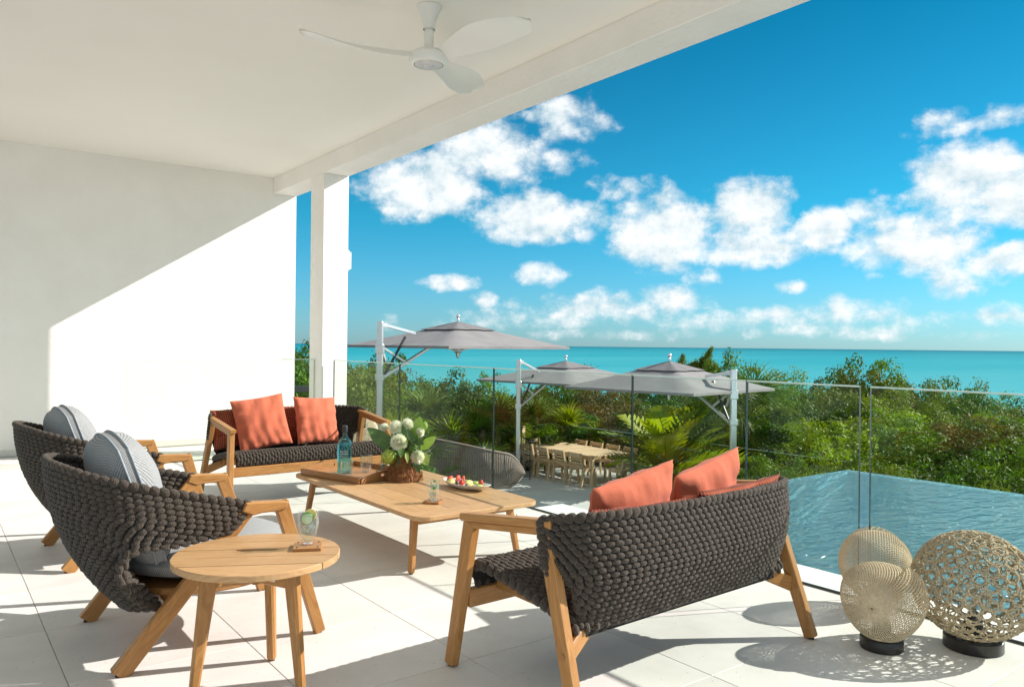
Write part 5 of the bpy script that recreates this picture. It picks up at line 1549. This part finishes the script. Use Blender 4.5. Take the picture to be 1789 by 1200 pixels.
# local x = to the right in view, y = away
def lounge_pt(s, v):
    x = -1.75 + 3.3 * s
    y = .0 + .95 * max(0, s - .66) ** 1.6 * 3.6 + .7 * max(0, .30 - s) ** 1.5 * 3
    if s > .86: x = -1.75 + 3.3 * (.86 + (s - .86) * .62)
    top = 1.30 - .62 * s ** 1.35 - .34 * max(0, s - .80) / .2 * max(0, s - .80) / .2
    zb = .05 + .22 * max(0, (s - .84) / .16) ** 2
    z = zb + (top - zb) * v
    bulge = .16 * math.sin(v * math.pi * .9)
    return (x + bulge * .25 * (s > .8), y - bulge, z)
b = MB(); S_ = np.linspace(0, 1, 60); V_ = np.linspace(0, 1, 12)
b.grid(np.array([[lounge_pt(s, v) for v in V_] for s in S_])); P2 = np.array([[lounge_pt(s, v) for v in V_] for s in S_]); P2[..., 1] += .05; b.grid(P2[:, ::-1]); b.build('shell', M['wicker'], wl, True)
b = MB()
for s in np.linspace(0, 1, 84): b.tube([lounge_pt(s, v) for v in V_], .013, 5)
b.tube([lounge_pt(s, 1.0) for s in S_], .032, 8); b.tube([lounge_pt(s, 0.0) for s in S_], .03, 8)
tag(b.build('rib', M['wicker'], wl, True), kind='stuff')
b = MB(); b.box(-1.6, .9, .1, .85, .18, .42, .05); b.build('seat', M['outcushion'], wl)
for k, (sx, yy, zz, w_, rr_) in enumerate(((.62, .22, .62, .52, 10), (.25, .28, .70, .5, -8), (-.05, .26, .78, .42, 6))):
    q = pillow('outdoor_cushion', w_, w_, .16, M['outcushion'], None, seed=30 + k, n=18)
    q.location = place_local(tuple(wl.location), math.atan2(-.6, .8), (sx, yy, zz)); q.rotation_euler = (R(12), R(rr_), math.atan2(-.6, .8))
    tag(q, ['pale cushion peeping over the right end of the wicker lounge', 'pale cushion peeping over the middle of the wicker lounge', 'pale cushion peeping over the left of the wicker lounge'][k], 'cushion', 'pale cushions on the wicker lounge')
# dark rail between end wall and column, with its posts, beyond the left glass
t = empty('metal_rail', (4.3, 11.3, LZ), 0, 'dark metal rail seen between end wall and column', 'rail')
b = MB(); b.beam((-.8, 0, 2.68), (.75, 0, 2.68), .10, .09, ch=.01); b.build('top_rail', M['black'], t)
for x in (-.6, .65):
    b = MB(); b.beam((x, 0, 0), (x, 0, 2.635), .05, .05, up=(1, 0, 0)); b.build('post', M['black'], t)

# ------------------------------------------------------------------ plants
def leaf_quads(C, N, D, L, W):
    """rhombic leaves: centres, normals, directions, length, width -> verts, quads"""
    N = N / (np.linalg.norm(N, axis=1, keepdims=True) + 1e-9)
    D = D - N * np.sum(N * D, 1, keepdims=True); D /= (np.linalg.norm(D, axis=1, keepdims=True) + 1e-9)
    S = np.cross(N, D); L = L[:, None]; W = W[:, None]
    V = np.stack([C - D * L * .5, C + S * W * .5 + N * W * .12, C + D * L * .5, C - S * W * .5 + N * W * .12], 1)
    n = len(C); F = np.arange(n * 4).reshape(n, 4)
    return V.reshape(-1, 3), F
def crown(seed, n_clump, per, leaf, shape=(1.5, 1.5, 1.5), clump_r=.42, droop=0., ragged=.25):
    r = np.random.default_rng(seed); b = MB()
    a = np.array(shape)
    # clump centres near the surface of a lumpy ellipsoid, filled downwards
    d = r.normal(size=(n_clump, 3)); d[:, 2] = np.abs(d[:, 2]) * 1.0 - .35; d /= np.linalg.norm(d, axis=1, keepdims=True)
    rad = r.uniform(.55, 1.0, n_clump) * (1 + ragged * r.normal(size=n_clump) * .5)
    cc = d * rad[:, None] * a * np.array([1, 1, 1.15]); cc[:, 2] += a[2] * .72
    cr_ = clump_r * r.uniform(.6, 1.35, n_clump)
    idx = np.repeat(np.arange(n_clump), per); n = len(idx)
    v = r.normal(size=(n, 3)); v /= np.linalg.norm(v, axis=1, keepdims=True); v[:, 2] = np.where(v[:, 2] < -.25, -v[:, 2], v[:, 2])
    C = cc[idx] + v * (cr_[idx] * r.uniform(.55, 1.05, n))[:, None] * np.array([1, 1, .82])
    N = v * .8 + r.normal(size=(n, 3)) * .55 + np.array([0, 0, .55])
    Dv = v + r.normal(size=(n, 3)) * .6 + np.array([0, 0, .3 - droop])
    L = leaf * r.uniform(.7, 1.3, n); Wd = L * r.uniform(.42, .62, n)
    V, F = leaf_quads(C, N, Dv, L, Wd); V[:, 2] = np.maximum(V[:, 2], .02); b.add(V, F)
    return b, cc
def stems(b, cc, r, base_r=.05, n=14):
    for k in r.choice(len(cc), min(n, len(cc)), replace=False):
        e = Vector(cc[k]); m_ = Vector((e.x * .25 + r.normal() * .08, e.y * .25 + r.normal() * .08, e.z * .45))
        b.tube([(r.normal() * .05, r.normal() * .05, -.3), tuple(m_), tuple(e)], [base_r, base_r * .6, base_r * .2], 5, caps=False)
KINDS = [('f_dark', 'dark green'), ('f_mid', 'fresh green'), ('f_olive', 'olive green'), ('f_lime', 'bright yellow-green'), ('f_brown', 'browning')]
TEMPL = {}
def shrub_template(kind, var):
    key = (kind, var)
    if key in TEMPL: return TEMPL[key]
    sd = hash((KINDS[kind][0] == 'x', kind * 7 + var)) % 1000 + 17 * kind + var
    sd = 100 + kind * 10 + var
    leaf = [.125, .115, .10, .13, .10][kind]
    cb, cc = crown(sd, [46, 44, 52, 40, 48][kind], [105, 100, 110, 90, 100][kind], leaf, ((1.5, 1.45, 1.35), (1.6, 1.5, 1.15), (1.35, 1.5, 1.55))[var % 3], .46)
    cr_ = cb.build('crown', M[KINDS[kind][0]], None)
    sb = MB(); stems(sb, cc, np.random.default_rng(sd)); tk = sb.build('trunk', M['bark'], None, True)
    TEMPL[key] = (cr_.data, tk.data)
    bpy.data.objects.remove(cr_); bpy.data.objects.remove(tk)
    return TEMPL[key]
H_T = {0: 2.75, 1: 2.4, 2: 3.1}      # nominal template heights
def put_shrub(px, D, top_py, width, kind, zone, name='shrub', rz=None, cat='shrub', label=None, gz=None):
    p = deep(px, top_py, D); var = rnd.randrange(3)
    cm, tm = shrub_template(kind, var)
    g_ = ground(p.x, p.y) if gz is None else gz
    h = max(p.z - g_, .4)
    o = empty(name, (p.x, p.y, g_), rnd.uniform(0, 6.28) if rz is None else rz)
    hz = max(v_[2] for v_ in cm_bounds(cm))
    sx = width / 3.2
    o.scale = (sx, sx * rnd.uniform(.9, 1.1), h / hz)
    for nm, me in (('crown', cm), ('trunk', tm)):
        c = bpy.data.objects.new(nm, me); COL.objects.link(c); c.parent = o
    txt = label or ('%s shrub, %s' % (KINDS[kind][1], zone))
    tag(o, txt, cat, None if label else '%s shrubs %s' % (KINDS[kind][1], zone)); return o
_bb = {}
def cm_bounds(me):
    if me.name not in _bb:
        co = np.zeros(len(me.vertices) * 3, np.float32); me.vertices.foreach_get('co', co); co = co.reshape(-1, 3)
        _bb[me.name] = [tuple(co.min(0)), tuple(np.percentile(co, 99.3, axis=0))]
    return _bb[me.name]
SKY_L = [(480, 618), (516, 612), (545, 600), (575, 612), (610, 634), (650, 624), (700, 626), (725, 626), (748, 655), (800, 648), (828, 656), (845, 672), (870, 644), (905, 650), (950, 655), (1000, 652), (1055, 642), (1085, 660), (1150, 655), (1190, 645),
         (1240, 650), (1258, 624), (1290, 628), (1325, 656), (1385, 654), (1430, 652), (1450, 668), (1475, 650), (1502, 632), (1548, 636), (1578, 658), (1640, 660), (1690, 664), (1730, 686), (1765, 690), (1800, 684), (1900, 690)]
def skyline(px): return float(np.interp(px, [a for a, _ in SKY_L], [c for _, c in SKY_L]))
LM = [(560, 'between end wall and column'), (635, 'just right of the column'), (700, 'behind the tallest parasol pole'), (790, 'below the middle of the tallest parasol'), (870, 'between the tallest and the middle parasol'), (960, 'behind the middle parasol pole'), (1050, 'behind the dining table'), (1150, 'behind the big yellow-green palm'),
      (1240, 'behind the right parasol'), (1320, 'beside the right parasol pole'), (1400, 'just before the pool corner'), (1480, 'above the pool corner'), (1560, 'behind the gap in the glass'), (1650, 'above the front shell lantern'), (1789, 'above the large round lantern'), (9999, 'past the large round lantern')]
def landmark(px): return next(t_ for a_, t_ in LM if px < a_)
ROWS = [(50, 0, 78, 4.4, 'on the skyline'), (43, 13, 84, 4.0, 'upper thicket'), (36, 30, 92, 3.6, 'middle thicket'), (30, 52, 98, 3.2, 'lower thicket'), (25.5, 78, 108, 2.8, 'near foot of the thicket')]
for ri, (D, dy, step, wd, zone) in enumerate(ROWS):
    px = 470 + rnd.uniform(0, 30)
    while px < 1900:
        side = landmark(px)
        k = rnd.choices([0, 1, 2, 3, 4], [3.6, 3.6, 1.8, 1.2 if px > 1250 else .6, .35 if 1300 < px else .2])[0]
        if ri == 0: k = rnd.choice([0, 0, 1, 2])
        if 1000 < px < 1130 and ri in (2, 3): k = rnd.choice([0, 4, 4])
        put_shrub(px, D + rnd.uniform(-1.5, 1.5), skyline(px) + dy + rnd.uniform(-5, 9), wd * rnd.uniform(.85, 1.25), k, zone + ', ' + side)
        px += step * rnd.uniform(.65, .95)
# nearer planting, right of the pool corner
for (px, D, ty, w, k) in [(1395, 19.5, 742, 2.6, 1), (1450, 18.0, 735, 2.6, 3), (1500, 20.5, 722, 2.6, 0), (1560, 19.0, 745, 2.4, 0), (1620, 17.0, 735, 2.6, 1), (1680, 18, 725, 2.8, 4), (1740, 16.5, 742, 2.6, 0), (1800, 17, 735, 2.8, 1), (1345, 20, 722, 2.6, 0),
                        (1870, 15, 740, 2.8, 2), (1610, 13.2, 782, 1.7, 0), (1690, 12.4, 792, 1.7, 0), (1760, 13.0, 775, 2.0, 1), (1840, 12, 780, 2.2, 1), (1455, 13.5, 782, 1.5, 3), (1400, 14.0, 792, 1.4, 1), (1345, 14.5, 797, 1.3, 1), (1300, 15.0, 800, 1.3, 0), (1500, 12.6, 800, 1.3, 0),
                        (1660, 10.9, 838, 1.2, 0), (1585, 11.5, 828, 1.1, 1), (1740, 10.3, 845, 1.2, 2), (1800, 10.6, 838, 1.4, 0), (1545, 12.0, 815, 1.1, 2), (1400, 12.2, 820, 1.0, 1), (1340, 12.8, 825, .9, 0)]:
    put_shrub(px, D, ty, w, k, 'past the pool, ' + ('lower row, ' if ty > 800 else ('middle row, ' if ty > 760 else 'upper row, ')) + landmark(px), gz=LZ)
# left, between the column and the wicker lounge
for (px, D, ty, w, k) in [(605, 20, 650, 2.2, 2), (640, 22, 640, 2.6, 2), (590, 17, 672, 1.9, 1), (690, 23, 655, 2.6, 1), (735, 24, 668, 2.6, 1), (790, 24, 672, 2.8, 0), (845, 24, 690, 2.8, 1), (625, 16.5, 715, 1.7, 2), (700, 20, 715, 2.0, 1), (760, 19.5, 745, 1.8, 0), (820, 20, 755, 1.8, 0),
                        (870, 23, 735, 2.0, 1), (935, 24, 735, 1.9, 3), (650, 14.0, 770, 1.4, 1), (600, 14, 775, 1.3, 0), (700, 15.5, 778, 1.5, 0), (880, 21.5, 778, 1.3, 0), (1010, 25, 720, 2.2, 0), (1090, 24, 705, 2.2, 4), (1150, 23, 700, 2.0, 0), (1215, 19.0, 765, 1.3, 3), (1245, 20, 740, 1.8, 1),
                        (530, 16, 650, 2.2, 1), (500, 14, 668, 2.0, 0), (560, 15, 660, 2.0, 2)]:
    put_shrub(px, D, ty, w, k, 'lower terrace, ' + ('tall, ' if ty < 700 else 'low, ') + landmark(px), gz=LZ)
# a few trees that stand out of the skyline
put_shrub(1502, 46, 628, 4.6, 0, '', 'sea_grape_tree', cat='tree', label='tall dark rounded tree standing above the thicket right of the right parasol')
put_shrub(1556, 47, 632, 4.2, 1, '', 'sea_grape_tree', cat='tree', label='rounded tree next to the tall dark one, its crown against the sea')
put_shrub(1268, 40, 618, 2.4, 0, '', 'sea_grape_tree', cat='tree', label='small dark tree rising beside the right parasol pole')
put_shrub(541, 30, 598, 2.6, 0, '', 'sea_grape_tree', cat='tree', label='dark tree seen in the gap between end wall and column')

# casuarina: wispy leaning limbs with hanging needles
ct = deep(1205, 660, 44); cg = ground(ct.x, ct.y)
cas = empty('casuarina_tree', (ct.x, ct.y, cg), 0, 'wispy feathery casuarina leaning right above the thicket behind the right parasol', 'tree')
rtv = Vector((CR.x, CR.y, 0)).normalized()
limbs = [((1183, 672), (1186, 636)), ((1188, 670), (1193, 622)), ((1200, 672), (1216, 640)), ((1205, 668), (1228, 628)), ((1210, 672), (1243, 610)), ((1210, 665), (1238, 616)), ((1215, 670), (1256, 645)), ((1215, 660), (1262, 652)), ((1200, 660), (1206, 640)), ((1195, 665), (1180, 648)), ((1222, 668), (1246, 656)), ((1190, 660), (1215, 634)), ((1200, 655), (1224, 640)), ((1225, 655), (1240, 632)), ((1230, 650), (1250, 640)), ((1185, 660), (1178, 642))]
b = MB(); base = Vector((ct.x, ct.y, cg - .2))
L_c, L_n, L_d = [], [], []
for (p0, p1) in limbs:
    a = deep(p0[0], p0[1], 44 + rnd.uniform(-.6, .6)); e = deep(p1[0], p1[1], 44 + rnd.uniform(-.8, .8))
    a_, e_, b0 = a - ct + Vector((0, 0, ct.z - cg)), e - ct + Vector((0, 0, ct.z - cg)), Vector((0, 0, -.2))
    b.tube([tuple(b0), tuple(a_.lerp(b0, .35)), tuple(a_), tuple(e_)], [.10, .07, .04, .012], 5, caps=False)
    n = 520
    for k in range(n):
        u = rng.uniform(0, 1.03) ** .8; p = a_.lerp(e_, u); d = (e_ - a_).normalized()
        sp = .50 * (1.1 - u) ** .8
        q = p + Vector(rng.normal(0, 1, 3)) * sp * .55
        L_c.append(tuple(q)); L_d.append(tuple(d + Vector(rng.normal(0, .45, 3)))); L_n.append(tuple(rng.normal(0, 1, 3)))
b.build('trunk', M['bark'], cas, True)
b = MB(); n = len(L_c); V, F = leaf_quads(np.array(L_c), np.array(L_n), np.array(L_d), rng.uniform(.22, .42, n), rng.uniform(.025, .05, n)); b.add(V, F); b.build('crown', M['f_needle'], cas)

# palms
def strip(b, pts, w, up, taper=.9, fold=0.):
    P = []
    n = len(pts) - 1
    for i, p in enumerate(pts):
        p = Vector(p); d = (Vector(pts[min(i + 1, n)]) - Vector(pts[max(i - 1, 0)])).normalized(); s = d.cross(Vector(up)).normalized()
        u = i / n; ww = w * (min(1, u * 4 + .35)) * (1 - taper * max(0, u - .25) / .75)
        P.append([tuple(p - s * ww / 2), tuple(p + s * ww / 2)])
    b.grid(np.array(P))
def fan_frond(seed, pet=.55, blade=.55, nbl=20, spread=125, w=.045, droop=.35):
    r = random.Random(seed); b = MB()
    b.tube([(0, 0, 0), (pet * .5, 0, .03), (pet, 0, 0)], [.014, .010, .008], 5, caps=False)
    for i in range(nbl):
        a = R(-spread + 2 * spread * i / (nbl - 1) + r.uniform(-2, 2)); L = blade * (1 - .28 * (abs(a) / R(spread)) ** 2) * r.uniform(.9, 1.06)
        c, s = math.cos(a), math.sin(a); pts = []
        for k in range(5):
            u = k / 4; pts.append((pet + c * L * u, s * L * u, .10 * L * math.sin(u * 2) - droop * L * u ** 2.4 + .05 * (i % 2)))
        strip(b, pts, w * r.uniform(.85, 1.15), (0, 0, 1))
    return b
def pin_frond(seed, L=1.3, nl=22, ll=.42, w=.05, arch=.45, vee=.35, taperll=.6, back=0.55):
    r = random.Random(seed); b = MB(); ax = []
    for k in range(9):
        u = k / 8; ax.append(Vector((L * u * (1 - .08 * u), 0, L * (.30 * u - arch * u * u))))
    b.tube([tuple(p) for p in ax], [.016 * (1 - .8 * k / 8) + .002 for k in range(9)], 5, caps=False)
    for i in range(nl):
        u = .12 + .88 * i / (nl - 1); k = min(int(u * 8), 7); f = u * 8 - k; p = ax[k].lerp(ax[k + 1], f); d = (ax[k + 1] - ax[k]).normalized()
        l = ll * (math.sin(math.pi * min(1, .18 + u * .80)) ** taperll) * r.uniform(.9, 1.08)
        for sg in (-1, 1):
            side = Vector((0, sg, 0)); dr = (d * back + side * 1.0 + Vector((0, 0, vee))).normalized()
            pts = [tuple(p + dr * l * q - Vector((0, 0, .28 * l * q * q))) for q in (0, .33, .66, 1)]
            strip(b, pts, w, (0, 0, 1), .85)
    return b
def frond_mesh(mb, m):
    o = mb.build('frond', M[m]); me = o.data; bpy.data.objects.remove(o); return me
def palm(name, loc, meshes, nf, el0, el1, scale, label, cat='palm', group=None, trunk_h=.3, trunk_r=.07, seed=0, mat=None):
    r = random.Random(seed); t = empty(name, loc, 0, label, cat, group)
    b = MB(); pr = [(trunk_r * 1.25, -.1)]
    n = max(3, int(trunk_h / .07))
    for k in range(n): pr += [(trunk_r * (1.0 + .12 * (k % 2)), trunk_h * k / n)]
    pr += [(trunk_r * .8, trunk_h), (0, trunk_h + .05)]
    b.lathe(pr, 10); b.build('trunk', M['bark'], t, True, 50)
    for k in range(nf):
        c = bpy.data.objects.new('frond', meshes[k % len(meshes)]); COL.objects.link(c); c.parent = t
        az = k * 2.39996 + r.uniform(-.25, .25); f = k / max(1, nf - 1); el = R(el0 + (el1 - el0) * f + r.uniform(-7, 7))
        s = scale * r.uniform(.85, 1.1)
        c.matrix_local = Matrix.Translation((0, 0, trunk_h)) @ Matrix.Rotation(az, 4, 'Z') @ Matrix.Rotation(-el, 4, 'Y') @ Matrix.Rotation(r.uniform(-.5, .5), 4, 'X') @ Matrix.Scale(s, 4)
    return t
FANS = [frond_mesh(fan_frond(k), 'f_palm') for k in range(3)]
FANS_S = [frond_mesh(fan_frond(k + 9, .4, .62, 22, 115, .035, .15), 'f_palmsilver') for k in range(2)]
FANS_Y = [frond_mesh(fan_frond(k + 19, .35, .6, 20, 110, .05, .2), 'f_palmyellow') for k in range(2)]
PINS = [frond_mesh(pin_frond(k + 3, 1.5, 15, .50, .10, .42, .45, .5, .75), 'f_palmyellow') for k in range(2)] + [frond_mesh(pin_frond(k + 5, 1.5, 15, .50, .10, .42, .45, .5, .75), 'f_palm') for k in range(1)]
CYC = [frond_mesh(pin_frond(k + 30, .95, 34, .16, .016, .55, .5, .35, .45), 'f_cycad') for k in range(2)]
DROOP = [frond_mesh(fan_frond(k + 50, .7, .85, 26, 110, .035, .75), 'f_palm') for k in range(2)]
pc = (13.95, 12.35, LZ)
palm('palm', pc, PINS, 20, 80, 18, 1.30, 'big yellow-green palm with broad leaflets right of the dining table', 'palm', None, .25, .07, 3)
p = at(957, 822, LZ); palm('cycad', (p.x, p.y, LZ), CYC, 34, 75, 8, 1.12, 'dark green cycad in a soil bed at the corner of the paving', 'cycad', None, .18, .10, 4)
p = at(1310, 800, LZ); p = deep(1305, 700, 20.5); palm('palm', (p.x, p.y, LZ), DROOP, 22, 70, -35, 1.15, 'drooping fan palm right behind the right parasol pole', 'palm', None, 1.45, .10, 5)
p = deep(1548, 800, 12.2); palm('palm', (p.x, p.y, LZ), FANS_Y, 20, 85, 5, .95, 'spiky yellowing fan palm beyond the pool, at the gap in the glass', 'palm', None, .55, .08, 6)
p = deep(1700, 800, 11.6); palm('palm', (p.x, p.y, LZ), FANS_S, 22, 80, 0, 1.05, 'silvery fan palm beyond the pool, above the lanterns', 'palm', None, .45, .09, 7)
p = deep(1760, 800, 10.9); palm('palm', (p.x, p.y, LZ), FANS, 16, 75, 0, .85, 'green fan palm beyond the pool at the right edge of the view', 'palm', None, .4, .08, 8)
p = deep(1470, 800, 12.9); palm('palm', (p.x, p.y, LZ), FANS_S, 14, 70, 0, .7, 'small silvery fan palm left of the spiky one beyond the pool', 'palm', None, .4, .07, 9)
lp = [(690, 19, 1.05, .9), (725, 18, 1.0, .7), (748, 21, 1.15, 1.2), (790, 20, 1.0, .8), (832, 20.5, 1.05, .9), (870, 21.5, 1.05, 1.0), (889, 22.5, .95, .6), (665, 17.5, .9, .6), (935, 24, 1.1, .9), (995, 24.5, 1.0, .8), (850, 19, .8, .4), (800, 18.5, .75, .3), (1050, 23.4, .8, .5)]
for k, (px, D, s, th) in enumerate(lp):
    p = deep(px, 750, D)
    palm('palm', (p.x, p.y, LZ - .05), FANS if k % 3 else FANS_Y, 18, 82, -5, s, ('%s %s fan palm %s' % ('short' if th < .65 else 'taller', 'green' if k % 3 else 'yellow-green', landmark(px))), 'palm', 'fan palms planted round the lower terrace', th, .08, 20 + k)
# strappy white-edged lily plant by the middle parasol pole
p = at(895, 800, LZ); lil = [frond_mesh(pin_frond(70, .6, 8, .22, .05, .5, .2), 'f_palmsilver')]
palm('lily_plant', (p.x + .4, p.y + .6, LZ), lil, 16, 80, 15, 1.1, 'pale strappy lily plant left of the middle parasol pole', 'plant', None, .5, .04, 60)
# bare grey shrub
def bare(px, D, top_py, seed, label):
    p = deep(px, top_py, D); h = p.z - LZ; r = random.Random(seed); b = MB()
    def grow(p0, d, L, rad, lv):
        p1 = p0 + d * L; mid = p0.lerp(p1, .5) + Vector((r.gauss(0, .04), r.gauss(0, .04), 0)) * L
        b.tube([tuple(p0), tuple(mid), tuple(p1)], [rad, rad * .85, rad * .65], 4, caps=False)
        if lv == 0: return
        for k in range(r.choice((2, 3, 3))):
            nd = (d + Vector((r.gauss(0, .33), r.gauss(0, .33), r.gauss(.15, .2)))).normalized(); grow(p1, nd, L * r.uniform(.62, .85), rad * .6, lv - 1)
    for k in range(5): grow(Vector((r.gauss(0, .1), r.gauss(0, .1), 0)), Vector((r.gauss(0, .22), r.gauss(0, .22), 1)).normalized(), h * .28, .026, 4)
    o = one('bare_shrub', b, M['twig'], label, 'shrub', 'leafless shrubs by the tallest parasol'); o.location = (p.x, p.y, LZ)
bare(612, 13.2, 672, 3, 'leafless grey branching shrub just right of the column')
bare(640, 14.5, 690, 5, 'leafless grey branching shrub left of the tallest parasol pole')
# low ground cover in the beds and under the thicket
r = np.random.default_rng(5); b = MB(); C = []
def sow(n, x0, x1, y0, y1, hmax, cond=None):
    q = np.stack([r.uniform(x0, x1, n), r.uniform(y0, y1, n), np.zeros(n)], 1)
    cl = np.sin(q[:, 0] * 2.1 + 1.3 * np.sin(q[:, 1] * 1.7)) * np.cos(q[:, 1] * 1.9) * .5 + .5
    for k in range(n):
        if cond and not cond(q[k, 0], q[k, 1]): continue
        base_ = LZ + .03 if q[k, 0] < 15.3 and q[k, 1] < 19 else ground(q[k, 0], q[k, 1])
        C.append((q[k, 0], q[k, 1], base_ + r.uniform(.0, hmax) * (.3 + cl[k])))
sow(5000, 8.5, 15.2, 5.0, 9.25, .5)
sow(9000, 15.4, 21, 5, 22, .7)
sow(3500, 4.2, 9.0, 12.9, 19, .6, lambda x, y: not (5.5 < x < 9.0 and 13.5 < y < 17.1))
sow(900, 12.9, 14.65, 16.7, 19, .22)
sow(900, 12.7, 15.0, 11.6, 13.1, .3)
sow(7000, 6, 17, 19, 25, .8)
C = np.array(C); n = len(C)
V, F = leaf_quads(C, r.normal(size=(n, 3)) * .6 + np.array([0, 0, .8]), r.normal(size=(n, 3)) + np.array([0, 0, .5]), r.uniform(.10, .22, n), r.uniform(.05, .09, n)); b.add(V, F)
tag(b.build('ground_cover', M['f_mid']), 'mixed low leafy ground cover under the shrubs and palms', 'ground cover', kind='stuff')
